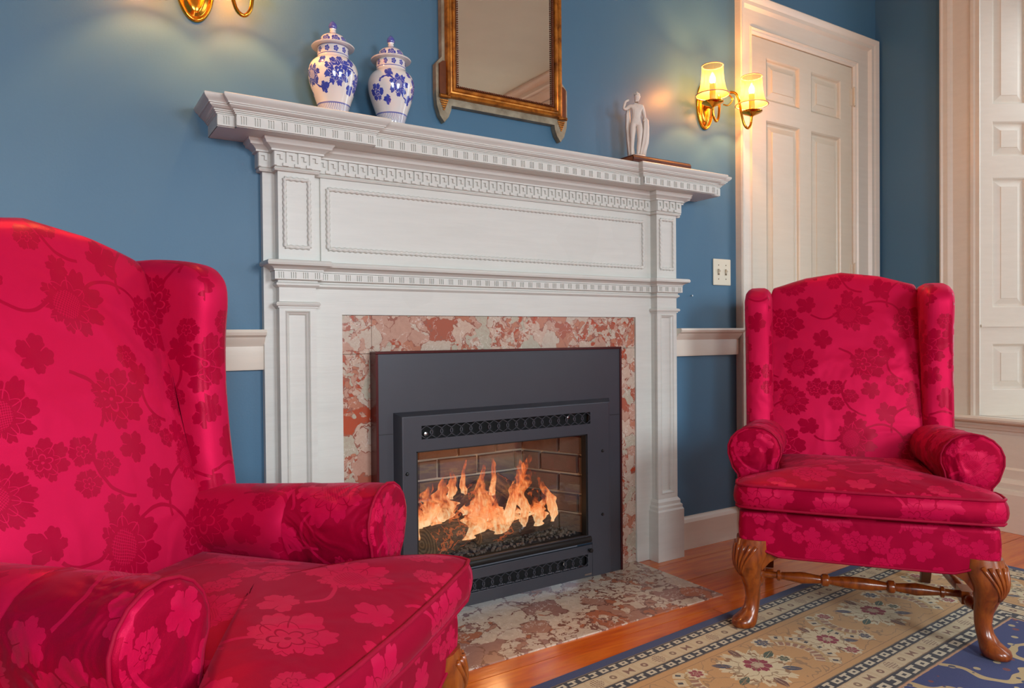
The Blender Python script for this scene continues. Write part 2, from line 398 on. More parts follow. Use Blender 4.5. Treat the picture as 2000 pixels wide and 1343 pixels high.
# Persian rug, drawn in the rug's own metres: x along the hearth edge (0 at the far right end), y in from the hearth edge
RUG_L, RUG_W = 2.9, 2.0
mt, p = material('persian_rug')
co = coord(); x, y, z = sep(co)
u = x*-1.0; v = y*-1.0                       # u from the right end, v from the hearth edge, both inward
nz = noise(co, 55, 2, out=1); nx_, ny_, _ = sep(nz)
endz = u < v                                 # nearest edge is the right end
d0 = mn(u, v)
s0 = u*inv(endz)+v*endz                      # distance along the nearest edge
d = d0+(ny_-0.5)*0.004; s = s0+(nx_-0.5)*0.004
cream, tan, navy, black = srgb(206, 188, 150), srgb(196, 152, 96), srgb(40, 56, 104), srgb(44, 46, 54)
blue_f = srgb(36, 52, 112)
c = mixc(d > 0.033, navy, tan)
def guard(c, lo, hi):
    w = hi-lo; mid = (lo+hi)/2
    c = mixc(band(d, lo, hi), c, black)
    f = fract(s/(w*1.15))
    k = m('FLOOR', s/(w*1.15))
    alt = fract(k*0.5) > 0.25
    dd = (d-mid)/w
    sq = mx(fabs(f-0.5), fabs(dd)*1.2)
    boxm = band(sq, 0.12, 0.34)
    hook = union(band(f, .1, .8)*band(dd, -.34, -.14), band(f, .3, .5)*band(dd, -.34, .34), band(f, .3, .95)*band(dd, .16, .34))
    c = mixc(mx(boxm*alt, hook*inv(alt))*band(d, lo, hi), c, srgb(206, 196, 168))
    return mixc(union(fabs(d-lo) < 0.0016, fabs(d-hi) < 0.0016), c, srgb(120, 100, 76))
c = mixc(fabs(d-0.0375) < 0.002, c, srgb(220, 170, 120))
def lightband(c, lo, hi):
    w = hi-lo; mid = (lo+hi)/2
    c = mixc(band(d, lo, hi), c, cream)
    f = fract(s/0.058); k = m('FLOOR', s/0.058)
    dx = (f-0.5)*0.058; dy = d-mid
    r, th = polar(dx, dy)
    a = fract(k*0.25)
    rose = (r < 0.0105)*inv(r < 0.004)
    bow = (fabs(dy) < fabs(dx)*0.9+0.002)*(fabs(dx) < 0.014)*(fabs(dy) < 0.013)
    spr = (fabs(sin(dx*420.0))*fabs(sin(dy*420.0)) > 0.45)*(r < 0.02)
    mo = rose*(fabs(a-0.25) < 0.1)+bow*(fabs(a-0.5) < 0.1)+spr*(a < 0.1)+rose*(a > 0.7)
    cc = mixc(a > 0.6, srgb(112, 66, 54), srgb(120, 88, 66))
    c = mixc(mo*band(d, lo, hi)*0.85, c, cc)
    fr = (mx(fabs(dx)*0.82, fabs(dy)) > 0.0205)*(mx(fabs(dx)*0.82, fabs(dy)) < 0.0222)
    return mixc(fr*band(d, lo, hi)*0.6, c, srgb(178, 140, 100))
c = guard(c, .034, .066); c = lightband(c, .066, .117); c = guard(c, .117, .150)
c = mixc(union(fabs(d-0.172) < 0.0012, fabs(d-0.418) < 0.0012)*0.6, c, srgb(110, 84, 66))
# main border: palmettes, saz leaves and small blossoms in a repeat
P = 0.62
main = band(d, .176, .414)
def stamp(c, mask, col, amt=1.0): return mixc(mask*main*amt if amt != 1.0 else mask*main, c, col)
for cs, cd, R, sgn in [(0.242, .285, .085, 1), (0.56, .30, .07, -1)]:
    dx, dy = local(s, d, cs, cd, 0.5*sgn, P, None)
    c = stamp(c, flower(dx, dy, R*1.25, 13, .38, .55, None), srgb(214, 200, 162))
    c = stamp(c, flower(dx, dy, R*1.02, 11, .30, .5, None), srgb(150, 112, 74))
    c = stamp(c, flower(dx, dy, R*0.92, 9, .14, .5, None), srgb(214, 202, 164))
    for q in range(6):
        ang = q*PI/3+0.3; e1, e2 = local(s, d, cs+math.cos(ang)*R*1.12, cd+math.sin(ang)*R*1.05, ang, P, None)
        c = stamp(c, leaf(e1, e2, R*.34, R*.14), [srgb(62, 84, 66), srgb(110, 74, 60), srgb(56, 62, 86)][q % 3])
    c = stamp(c, flower(dx+R*0.18, dy, R*0.46, 7, .3, .4, None), srgb(142, 34, 58))
    c = stamp(c, flower(dx+R*0.18, dy, R*0.22, 5, .3, .4, None), srgb(190, 168, 140))
for cs, cd, R, a0 in [(0.115, .30, .10, PI), (0.37, .28, .10, 0.0)]:
    dx, dy = local(s, d, cs, cd, 0, P, None)
    r, th = polar(dx, dy)
    inb = (dx*math.cos(a0)+dy*math.sin(a0)) > r*math.cos(1.05)
    c = stamp(c, (fabs(r-R) < 0.024+0.010*1.0)*(fabs(sin(th*9.0)) > 0.25)*inb, srgb(210, 196, 160), .9)
    c = stamp(c, band(r, R-0.030, R-0.006)*(fabs(sin(th*13.0)) > 0.5)*inb, srgb(150, 104, 82), .9)
    c = stamp(c, (fabs(r-R+.002) < 0.0055)*inb, srgb(190, 160, 108))
    c = stamp(c, (fabs(r-R-0.020) < 0.007)*(fabs(cos(th*9.0)) < 0.35)*inb, srgb(58, 62, 70))
for cs, cd, R, col in [(0.40, .21, .020, srgb(150, 60, 66)), (0.10, .205, .022, srgb(60, 70, 92)), (0.14, .30, .016, srgb(70, 86, 64)), (0.56, .385, .02, srgb(142, 52, 62)), (0.44, .36, .017, srgb(66, 66, 84))]:
    dx, dy = local(s, d, cs, cd, 0, P, None)
    c = stamp(c, flower(dx, dy, R*1.5, 8, .4, .4, None), srgb(212, 198, 162)); c = stamp(c, flower(dx, dy, R, 6, .5, .45, 'ring'), col)
vn = band(noise(comb(s*1.0, d*1.0, 0.0), 15, 2), .488, .512)
c = stamp(c, vn, srgb(140, 112, 80), .7)
c = guard(c, .438, .474); c = lightband(c, .474, .521); c = guard(c, .521, .566)
# field: deep blue with sweeping cream arabesques
fld = d0 > 0.568
c = mixc(fld, c, blue_f)
ar = noise(co, 4.2, 2, 0.45)
sw = band(ar, .44, .50)
c = mixc(sw*fld, c, srgb(196, 170, 120))
spk = E(voro(co, 26)) < 0.24
c = mixc(spk*fld*inv(sw), c, mixc(E(sepc(voro(co, 26, out='Color'))) > 0.5, srgb(190, 172, 130), srgb(120, 52, 60)))
c = mixc(spk*fld*sw, c, srgb(60, 66, 96))
c = mixc((fabs(d-0.57) < 0.003), c, srgb(196, 150, 112))
pile = noise(co, 420, 2)
c = mixc(m('MULTIPLY', pile, 0.22), c, srgb(90, 74, 60))
pset(p, Base_Color=c, Roughness=0.95, Specular_IOR_Level=0.15, Sheen_Weight=0.15, Normal=bump(pile, 0.35, 0.003))
M['rug'] = mt

# ------------------------------------------------------------------ geometry helpers
class MB:
    def __init__(s): s.v = []; s.f = []; s.uv = []
    def add(s, verts, faces, uvs=None):
        o = len(s.v); s.v += [tuple(p) for p in verts]
        s.f += [tuple(i+o for i in f) for f in faces]
        s.uv += uvs if uvs else [None]*len(faces)
        return s
    def box(s, x0, x1, y0, y1, z0, z1):
        return s.add([(x0, y0, z0), (x1, y0, z0), (x1, y1, z0), (x0, y1, z0), (x0, y0, z1), (x1, y0, z1), (x1, y1, z1), (x0, y1, z1)],
                     [(0, 3, 2, 1), (4, 5, 6, 7), (0, 1, 5, 4), (1, 2, 6, 5), (2, 3, 7, 6), (3, 0, 4, 7)])
    def loft(s, rings, closed=True, caps=(False, False), uvf=None, loop=False, ngon=False):
        n = len(rings[0]); o = len(s.v)
        for r in rings: s.v += [tuple(p) for p in r]
        nr = len(rings); m_ = n if closed else n-1
        vv = [0.0]
        for i in range(1, nr):
            vv.append(vv[-1]+max((Vector(rings[i][k])-Vector(rings[i-1][k])).length for k in range(0, n, max(1, n//6))))
        mid = rings[nr//2]; uu = [0.0]
        for k in range(n): uu.append(uu[-1]+(Vector(mid[(k+1) % n])-Vector(mid[k])).length)
        for i in range(nr if loop else nr-1):
            i2 = (i+1) % nr
            for k in range(m_):
                k2 = (k+1) % n
                s.f.append((o+i*n+k, o+i*n+k2, o+i2*n+k2, o+i2*n+k))
                s.uv.append([(uu[k], vv[i]), (uu[k+1], vv[i]), (uu[k+1], vv[i2]), (uu[k], vv[i2])])
        for c, r, i in ((caps[0], rings[0], 0), (caps[1], rings[-1], nr-1)):
            if c and ngon:
                idx = [o+i*n+k for k in range(n)]
                s.f.append(tuple(idx if i else idx[::-1])); s.uv.append(None)
            elif c:
                cen = sum((Vector(p) for p in r), Vector())/n; ci = len(s.v); s.v.append(tuple(cen))
                for k in range(n):
                    a, b = o+i*n+k, o+i*n+(k+1) % n
                    s.f.append((b, a, ci) if i == 0 else (a, b, ci)); s.uv.append(None)
        return s
    def tube(s, pts, rad, seg=8, caps=True, closed=False):
        pts = [Vector(p) for p in pts]; n = len(pts); rings = []
        rad = rad if isinstance(rad, (list, tuple)) else [rad]*n
        prev = None
        for i, p in enumerate(pts):
            a = pts[(i-1) % n] if (closed or i > 0) else p; b = pts[(i+1) % n] if (closed or i < n-1) else p
            t = (b-a).normalized()
            if prev is None:
                x = t.orthogonal().normalized()
            else:
                x = (prev-t*prev.dot(t)).normalized()
            prev = x; y = t.cross(x)
            rings.append([p+(x*math.cos(2*PI*k/seg)+y*math.sin(2*PI*k/seg))*rad[i] for k in range(seg)])
        return s.loft(rings, True, (caps and not closed,)*2, loop=closed)
    def lathe(s, prof, seg=32, axis='z', org=(0, 0, 0)):
        rings = []
        for r, h in prof:
            ring = []
            for k in range(seg):
                a = 2*PI*k/seg; c, d = r*math.cos(a), r*math.sin(a)
                p = {'z': (c, d, h), 'x': (h, c, d), 'y': (d, h, c)}[axis]
                ring.append((p[0]+org[0], p[1]+org[1], p[2]+org[2]))
            rings.append(ring)
        return s.loft(rings, True, (prof[0][0] > 1e-5, prof[-1][0] > 1e-5))
    def prism(s, poly, y0, y1, plane='xz'):
        """extrude a polygon given in the named plane along the third axis"""
        def P(a, b, c): return {'xz': (a, c, b), 'xy': (a, b, c), 'yz': (c, a, b)}[plane]
        n = len(poly)
        s.add([P(a, b, y0) for a, b in poly]+[P(a, b, y1) for a, b in poly],
              [tuple(range(n)), tuple(range(2*n-1, n-1, -1))]+[(k, k+n, (k+1) % n+n, (k+1) % n) for k in range(n)])
        return s
    def plate(s, xs, zs, holes, y0, y1, plane='xz'):
        """a slab on a grid of cells with some cells left open"""
        def P(a, b, c): return {'xz': (a, c, b), 'yz': (c, a, b), 'xy': (a, b, c)}[plane]
        nx, nz = len(xs), len(zs); o = len(s.v)
        for c in (y0, y1):
            for z in zs:
                for x in xs: s.v.append(P(x, z, c))
        I = lambda i, j, k: o+k*nx*nz+j*nx+i
        solid = lambda i, j: 0 <= i < nx-1 and 0 <= j < nz-1 and (i, j) not in holes
        for i in range(nx-1):
            for j in range(nz-1):
                if not solid(i, j): continue
                fs = [(I(i, j, 0), I(i+1, j, 0), I(i+1, j+1, 0), I(i, j+1, 0)), (I(i, j+1, 1), I(i+1, j+1, 1), I(i+1, j, 1), I(i, j, 1))]
                if not solid(i-1, j): fs.append((I(i, j, 0), I(i, j+1, 0), I(i, j+1, 1), I(i, j, 1)))
                if not solid(i+1, j): fs.append((I(i+1, j+1, 0), I(i+1, j, 0), I(i+1, j, 1), I(i+1, j+1, 1)))
                if not solid(i, j-1): fs.append((I(i+1, j, 0), I(i, j, 0), I(i, j, 1), I(i+1, j, 1)))
                if not solid(i, j+1): fs.append((I(i, j+1, 0), I(i+1, j+1, 0), I(i+1, j+1, 1), I(i, j+1, 1)))
                s.f += fs; s.uv += [None]*len(fs)
        return s
    def build(s, name, mat, parent=None, org=(0, 0, 0), smooth=False, bevel=0.0, uvf=None, sub=0, recalc=True, angle=40):
        me = bpy.data.meshes.new(name)
        me.from_pydata([(p[0]-org[0], p[1]-org[1], p[2]-org[2]) for p in s.v], [], s.f)
        if uvf or any(u is not None for u in s.uv):
            lay = me.uv_layers.new(name='UVMap')
            for poly, u in zip(me.polygons, s.uv):
                for k, li in enumerate(poly.loop_indices):
                    w = uvf(me.vertices[me.loops[li].vertex_index].co, poly.normal) if uvf else None
                    if w: lay.data[li].uv = w
                    elif u: lay.data[li].uv = u[k]
        if recalc:
            import bmesh
            bm = bmesh.new(); bm.from_mesh(me); bmesh.ops.recalc_face_normals(bm, faces=bm.faces); bm.to_mesh(me); bm.free()
        me.materials.append(M[mat] if isinstance(mat, str) else mat)
        o = bpy.data.objects.new(name, me); COL.objects.link(o)
        if parent: o.parent = parent
        if smooth:
            me.shade_smooth()
            if angle < 180: me.set_sharp_from_angle(angle=math.radians(angle))
        if bevel:
            b = o.modifiers.new('bevel', 'BEVEL'); b.width = bevel; b.segments = 2; b.limit_method = 'ANGLE'; b.angle_limit = math.radians(40)
        if sub:
            b = o.modifiers.new('sub', 'SUBSURF'); b.levels = sub; b.render_levels = sub
        return o

def thing(name, label, cat, loc=(0, 0, 0), rz=0.0, group=None):
    o = bpy.data.objects.new(name, None); COL.objects.link(o); o.empty_display_size = 0.1
    o.location = loc; o.rotation_euler = (0, 0, rz); o['label'] = label; o['category'] = cat
    if group: o['group'] = group
    return o
def tag(o, label, cat, group=None):
    o['label'] = label; o['category'] = cat
    if group: o['group'] = group
    return o
def struct(o): o['kind'] = 'structure'; return o
def copy_tree(o, parent=None):
    c = o.copy(); COL.objects.link(c)
    if parent: c.parent = parent
    for ch in list(o.children): copy_tree(ch, c)
    return c
def moulding(path, prof, z0=0.0):
    """sweep a profile of (projection, height) along a plan path; the path's right-hand side is the room"""
    n = len(path); nor = []
    for i in range(n-1):
        dx, dy = path[i+1][0]-path[i][0], path[i+1][1]-path[i][1]; l = math.hypot(dx, dy)
        nor.append((dy/l, -dx/l))
    off = []
    for i in range(n):
        if i == 0: off.append(nor[0])
        elif i == n-1: off.append(nor[-1])
        else:
            a, b = nor[i-1], nor[i]; k = 1+a[0]*b[0]+a[1]*b[1]
            off.append(((a[0]+b[0])/k, (a[1]+b[1])/k))
    rings = [[(path[i][0]+off[i][0]*d, path[i][1]+off[i][1]*d, z0+h) for d, h in prof] for i in range(n)]
    b = MB().loft(rings, closed=False); k = len(prof)
    if path[0] != path[-1]:
        for o in (0, (n-1)*k): b.f.append(tuple(range(o, o+k)) if o else tuple(range(k-1, -1, -1))); b.uv.append(None)
    return b
def smoothpath(pts, n=6):
    """Catmull-Rom through the points"""
    P = [Vector(p) for p in pts]; out = []
    for i in range(len(P)-1):
        a, b, c, d = P[max(0, i-1)], P[i], P[i+1], P[min(len(P)-1, i+2)]
        for k in range(n):
            t = k/n
            out.append(0.5*((2*b)+(c-a)*t+(2*a-5*b+4*c-d)*t*t+(3*b-a-3*c+d)*t**3))
    out.append(P[-1]); return out
def lerp(tab, x):
    for (a, b), (c, d) in zip(tab, tab[1:]):
        if x <= c: return b+(d-b)*max(0, min(1, (x-a)/(c-a)))
    return tab[-1][1]

# ------------------------------------------------------------------ the room
# fireplace wall with openings for the firebox and the door
b = MB().plate([LX-0.15, 0.90, 1.74, 2.62, 3.43, RX+0.15], [0, 0.66, 2.25, CZ], {(1, 0), (3, 0), (3, 1)}, 0.0, 0.12)
struct(b.build('wall_back', 'blue'))
# window wall; the openings are splayed by the window linings
W1 = (-1.78, -0.503); W2 = (-3.95, -2.70); WZ = (0.496, 2.78)
b = MB().plate([FY-0.15, W2[0], W2[1], W1[0], W1[1], 0.0], [0, WZ[0], WZ[1], CZ], {(1, 1), (3, 1)}, RX, RX+0.42, 'yz')
struct(b.build('wall_right', 'blue'))
b = MB().plate([LX-0.15, -1.05, -0.05, 1.25, 2.25, RX+0.15], [0, 0.6, 2.6, CZ], {(1, 1), (3, 1)}, FY-0.2, FY)
struct(b.build('wall_front', 'pale_wall'))
struct(MB().box(LX-0.15, LX, FY, 0, 0, CZ).build('wall_left', 'blue'))
struct(MB().box(LX-0.15, RX+0.45, FY-0.2, 0.12, CZ, CZ+0.1).build('ceiling', 'ceiling'))
# floor of wide pine boards laid along the fireplace wall
fl = struct(MB().box(LX-0.15, RX+0.45, FY-0.2, 0.5, -0.14, -0.026).build('floor', 'dark_wood'))
yy, row = 0.10, 0
WID = [0.21, 0.17, 0.235, 0.19, 0.22, 0.18]
plank_mesh = {}
while yy > FY-0.1:
    w = WID[row % 6]; x0 = LX-0.1-[0.0, 1.1, 0.5, 1.7, 0.9][row % 5]
    k = 0
    while x0 < RX+0.1:
        L = [2.7, 3.3, 2.2][(row+k) % 3]
        a, c = max(x0, LX-0.1), min(x0+L, RX+0.1)
        if c-a > 0.05:
            o = MB().box(a-(a+c)/2, c-(a+c)/2, -w/2+0.0012, w/2-0.0012, -0.024, 0).build('floor_plank', 'pine', fl)
            o.location = ((a+c)/2, yy-w/2, random.uniform(-0.0006, 0.0))
        x0 += L+0.002; k += 1
    yy -= w; row += 1
# cornice (seen in the looking glass)
cor = [(0.0, -0.26), (0.012, -0.26), (0.018, -0.235), (0.018, -0.19), (0.03, -0.18), (0.03, -0.165), (0.07, -0.12), (0.085, -0.11), (0.085, -0.095), (0.12, -0.09), (0.12, -0.06), (0.15, -0.035), (0.16, -0.02), (0.16, 0.0), (0.0, 0.0)]
struct(moulding([(LX, 0), (RX, 0), (RX, FY), (LX, FY), (LX, 0)], cor, CZ).build('trim_3', 'trim_paint'))
# chair rail and baseboards either side of the chimneypiece
rail = [(0.0, -0.115), (0.016, -0.115), (0.018, -0.108), (0.018, -0.048), (0.022, -0.042), (0.034, -0.030), (0.038, -0.022), (0.052, -0.016), (0.056, -0.008), (0.052, 0.0), (0.0, 0.0)]
struct(moulding([(LX, 0), (0.507, 0)], rail, 0.922).build('trim_1', 'trim_paint', smooth=True, angle=30))
struct(moulding([(2.147, 0), (2.535, 0)], rail, 0.922).build('trim_2', 'trim_paint', smooth=True, angle=30))
base = [(0.0, 0.0), (0.018, 0.0), (0.018, 0.112), (0.013, 0.124), (0.006, 0.132), (0.0, 0.135)]
struct(moulding([(LX, 0), (0.507, 0)], base).build('baseboard_left', 'trim_paint'))
struct(moulding([(2.147, 0), (2.535, 0)], base).build('baseboard_back', 'trim_paint'))
struct(moulding([(RX, 0), (RX, -0.335)], base).build('baseboard_right', 'trim_paint'))

# ------------------------------------------------------------------ the panelled door
def frame_sweep(ts, levels, plane='xz'):
    """mitred architrave: levels = [(left, top, right, projection)]"""
    rings = []
    for l, t, r, y in levels:
        rings.append([(l, y, ts), (l, y, t), (r, y, t), (r, y, ts)])
    return MB().loft(rings, closed=False)
door = bpy.data.objects.new('door_1', None); COL.objects.link(door); door['kind'] = 'structure'; door['label'] = 'white six-panel door beside the right-hand sconce'
def cas(t): return (2.641-0.1*t, 2.235+0.165*t, 3.412+0.2*t)
lv = [(0, .05), (0, -0.010), (0.06, -0.016), (0.10, -0.016), (0.14, -0.022), (0.18, -0.016), (0.22, -0.014), (0.62, -0.014), (0.66, -0.020), (0.70, -0.026), (0.80, -0.026), (0.86, -0.032), (0.96, -0.036), (1.0, -0.030), (1.0, 0.0)]
frame_sweep(0.0, [(*cas(t), y) for t, y in lv]).build('door_casing', 'trim_paint', door, smooth=True, angle=25)
DX = [2.643, 2.748, 2.99, 3.08, 3.315, 3.410]; DZ = [0.012, 0.24, 0.80, 0.98, 1.867, 1.96, 2.15, 2.233]
hol = {(i, j) for i in (1, 3) for j in (1, 3, 5)}
MB().plate(DX, DZ, hol, -0.004, 0.03).build('door_leaf', 'door_paint', door, bevel=0.0015)
def raised_panel(x0, x1, z0, z1, y, mat, parent, name, mo=0.014, fi=0.030, plane=None, org=(0, 0, 0)):
    """sunk moulding, sloping margin and raised field"""
    L = [(0, y), (mo*0.35, y+0.004), (mo*0.7, y+0.012), (mo, y+0.015), (mo+fi*0.15, y+0.015), (fi+mo, y+0.006), (fi+mo+0.002, y+0.003)]
    rings = [[(x0+d, q, z0+d), (x1-d, q, z0+d), (x1-d, q, z1-d), (x0+d, q, z1-d)] for d, q in L]
    bb = MB().loft(rings, True, (False, True))
    if plane: bb.v = [plane(p) for p in bb.v]
    return bb.build(name, mat, parent, org)
for (i, j) in sorted(hol):
    raised_panel(DX[i], DX[i+1], DZ[j], DZ[j+1], -0.004, 'door_paint', door, 'door_panel')
MB().box(2.62, 3.43, 0.03, 0.05, 0.0, 2.25).build('door_back', 'door_paint', door)
for z in (0.3, 1.2, 2.085):
    h = MB().tube([(3.417, -0.014, z-0.045), (3.417, -0.014, z+0.045)], 0.0065, 8)
    h.box(3.395, 3.411, -0.0065, -0.003, z-0.042, z+0.042); h.box(3.414, 3.421, -0.018, -0.010, z-0.05, z-0.046); h.box(3.414, 3.421, -0.018, -0.010, z+0.046, z+0.05)
    h.build('hinge', 'door_paint', door)

# ------------------------------------------------------------------ the window in the right-hand wall
def window(name, y0, y1, first):
    win = bpy.data.objects.new(name, None); COL.objects.link(win); win['kind'] = 'structure'
    CW = 0.168
    def c2(t): return (y1+CW*t, WZ[1]+CW*t, y0-CW*t)
    lv = [(0, 0.02), (0, -0.012), (0.10, -0.012), (0.13, -0.020), (0.20, -0.022), (0.26, -0.014), (0.30, -0.014), (0.68, -0.014), (0.72, -0.024), (0.78, -0.030), (0.90, -0.030), (0.95, -0.036), (1.0, -0.030), (1.0, 0.0)]
    rings = []
    for t, q in lv:
        l, tp, r = c2(t); rings.append([(RX+q, l, WZ[0]+0.012), (RX+q, l, tp), (RX+q, r, tp), (RX+q, r, WZ[0]+0.012)])
    MB().loft(rings, closed=False).build('window_casing', 'trim_paint', win, smooth=True, angle=25)
    # splayed panelled linings (folded shutters)
    L = 0.40; dx, dy = 0.8425*L, 0.539*L
    for sgn, yj in ((-1, y1), (1, y0)):
        e = (0.8425, sgn*0.539); nrm = (-0.539, sgn*0.8425)
        def PL(p, e=e, nrm=nrm, yj=yj):   # local: x along the lining, y depth, z up
            return (RX+e[0]*p[0]-nrm[0]*p[1], yj+e[1]*p[0]-nrm[1]*p[1], p[2])
        zs = [WZ[0], 0.626, 0.840, 0.95, 1.01, 1.61, 1.71, 1.87, 1.95, 2.66, WZ[1]]
        holes = {(1, j) for j in (1, 4, 6, 8)}
        bb = MB().plate([-0.005, 0.055, 0.215, L], zs, holes, 0.0, 0.03); bb.v = [PL(p) for p in bb.v]
        bb.build('window_lining', 'trim_paint', win)
        for j in (1, 4, 6, 8):
            raised_panel(0.055, 0.215, zs[j], zs[j+1], 0.0, 'trim_paint', win, 'lining_panel', 0.012, 0.028, PL)
        bb = MB().box(0.0, L, -0.008, 0.0, 0.918, 0.930); bb.v = [PL(p) for p in bb.v]; bb.build('lining_bead', 'trim_paint', win)
    xg = RX+dx-0.02
    ya, yb = y0+dy, y1-dy
    # sill board with rounded nosing, and the panelled apron below it
    nose = [(0.0, -0.075), (0.012, -0.075), (0.014, -0.062), (0.022, -0.058), (0.026, -0.046), (0.030, -0.042), (0.030, -0.028), (0.052, -0.026), (0.062, -0.018), (0.064, -0.009), (0.058, 0.0), (0.0, 0.0)]
    moulding([(RX, y1+CW+0.02), (RX, y0-CW-0.02)], nose, WZ[0]+0.012).build('window_sill', 'trim_paint', win, smooth=True, angle=30)
    MB().add([(RX-0.01, y0-0.02, WZ[0]), (RX-0.01, y1+0.02, WZ[0]), (xg, yb, WZ[0]), (xg, ya, WZ[0]), (RX-0.01, y0-0.02, WZ[0]+0.012), (RX-0.01, y1+0.02, WZ[0]+0.012), (xg, yb, WZ[0]+0.012), (xg, ya, WZ[0]+0.012)],
             [(0, 1, 2, 3), (7, 6, 5, 4), (0, 4, 5, 1), (1, 5, 6, 2), (2, 6, 7, 3), (3, 7, 4, 0)]).build('sill_board', 'trim_paint', win)
    ap = [(0.0, 0.0), (0.050, 0.0), (0.050, 0.17), (0.044, 0.185), (0.030, 0.19), (0.030, 0.215), (0.022, 0.23), (0.016, 0.235), (0.016, 0.275), (0.010, 0.285), (0.010, 0.435), (0.0, 0.435)]
    moulding([(RX, y1+CW), (RX, y0-CW)], ap).build('window_apron', 'trim_paint', win)
    # sashes with glazing bars
    ys = [ya+(yb-ya)*k/3 for k in range(4)]; zs = [WZ[0]+(WZ[1]-WZ[0])*k/4 for k in range(5)]
    fr = MB()
    fr.box(xg-0.02, xg+0.03, ya-0.02, ya+0.03, WZ[0], WZ[1]); fr.box(xg-0.02, xg+0.03, yb-0.03, yb+0.02, WZ[0], WZ[1])
    for z in (zs[0], zs[2], zs[4]-0.05): fr.box(xg-0.018, xg+0.028, ya+0.03, yb-0.03, z+0.001, z+0.049)
    fr.build('window_frame', 'trim_paint', win)
    for y in ys[1:3]: MB().box(xg-0.008, xg+0.018, y-0.008, y+0.008, zs[0], zs[4]).build('glazing_bar', 'trim_paint', win)
    for z in (zs[1], zs[3]): MB().box(xg-0.008, xg+0.018, ya, yb, z-0.008, z+0.008).build('glazing_bar', 'trim_paint', win)
    for i in range(3):
        for j in range(4): MB().box(xg+0.002, xg+0.005, ys[i]+0.004, ys[i+1]-0.004, zs[j]+0.004, zs[j+1]-0.004).build('pane', 'glass', win)
    return win
window('window_1', *W1, True); window('window_2', *W2, False)
for name, x0, x1 in (('window_3', 1.25, 2.25), ('window_4', -1.05, -0.05)):
    win = bpy.data.objects.new(name, None); COL.objects.link(win); win['kind'] = 'structure'
    fr = MB().plate([x0-0.1, x0+0.03, x1-0.03, x1+0.1], [0.5, 0.64, 1.58, 1.64, 2.56, 2.7], {(1, 1), (1, 3)}, FY-0.05, FY+0.03)
    fr.build('window_frame', 'trim_paint', win)
    for k in (1, 2): MB().box(x0+(x1-x0)*k/3-0.008, x0+(x1-x0)*k/3+0.008, FY-0.03, FY, 0.64, 2.56).build('glazing_bar', 'trim_paint', win)
    for z0, z1 in ((0.64, 1.58), (1.64, 2.56)): MB().box(x0+0.03, x1-0.03, FY-0.02, FY-0.016, z0, z1).build('pane', 'glass', win)

# ------------------------------------------------------------------ chimneypiece
CX = 1.327
FO = (CX, 0, 0)
mant = thing('fireplace_mantel', 'white carved wooden chimneypiece with Greek key frieze around the marble surround', 'mantelpiece', FO)
mir = lambda x: 2*CX-x
YB, YP = -0.025, -0.060
PL = [(0.541, 0.647), (2*CX-0.647, 2*CX-0.541)]
XL, XR = 0.507, 2*CX-0.507
OX0, OX1, OZ = 0.737, 1.925, 0.966
# back boards framing the marble, and the frieze board
MB().box(XL, OX0, YB, 0, 0, OZ).build('side_board', 'mantel_paint', mant, FO)
MB().box(OX1, XR, YB, 0, 0, OZ).build('side_board', 'mantel_paint', mant, FO)
MB().box(XL, XR, YB, 0, OZ, 1.10).build('head_board', 'mantel_paint', mant, FO)
MB().box(XL, XR, YB+0.001, 0, 1.10, 1.40).build('frieze_board', 'mantel_paint', mant, FO)
MB().box(0.672, 2*CX-0.672, YB-0.006, YB+0.002, 1.118, 1.372).build('frieze_panel', 'mantel_paint', mant, FO, bevel=0.002)
# pilasters with a sunk panel, cap and plinth
for (a, c) in PL:
    def sunk(x0, x1, z0, z1, pz0, pz1, nm):
        xs = [x0, x0+0.017, x1-0.017, x1]; zs = [z0, pz0, pz1, z1]
        o = MB().plate(xs, zs, {(1, 1)}, YP, YP+0.012).build(nm, 'mantel_paint', mant, FO)
        MB().box(x0, x1, YP+0.011, YB+0.002, z0, z1).build('pilaster_core', 'mantel_paint', o, FO)
        return o
    shaft = sunk(a, c, 0.20, 0.99, 0.262, 0.976, 'pilaster_shaft')
    L = [(0, YP), (0.003, YP-0.003), (0.006, YP+0.002), (0.010, YP+0.005), (0.013, YP+0.0105)]
    bb = MB().loft([[(a+0.017+d, y, 0.262+d), (c-0.017-d, y, 0.262+d), (c-0.017-d, y, 0.976-d), (a+0.017+d, y, 0.976-d)] for d, y in L])
    bb.build('panel_moulding', 'mantel_paint', mant, FO)
    MB().box(a, c, YP, YB+0.002, 0.99, 1.05).build('pilaster_neck', 'mantel_paint', mant, FO)
    capm = [(0.0, 0.984), (0.004, 0.984), (0.004, 0.988), (0.009, 0.990), (0.011, 0.995), (0.008, 1.000), (0.0, 1.002)]
    moulding([(a, YB), (a, YP), (c, YP), (c, YB)], capm).build('pilaster_cap', 'mantel_paint', mant, FO)
    pm = [(0.0, 0.0), (0.018, 0.0), (0.018, 0.196), (0.014, 0.203), (0.014, 0.214), (0.008, 0.220), (0.008, 0.232), (0.003, 0.240), (0.0, 0.243)]
    moulding([(a, YB), (a, YP), (c, YP), (c, YB)], pm).build('plinth', 'mantel_paint', mant, FO)
    MB().box(a, c, YP, YB+0.002, 1.10, 1.40).build('pilaster_block', 'mantel_paint', mant, FO)
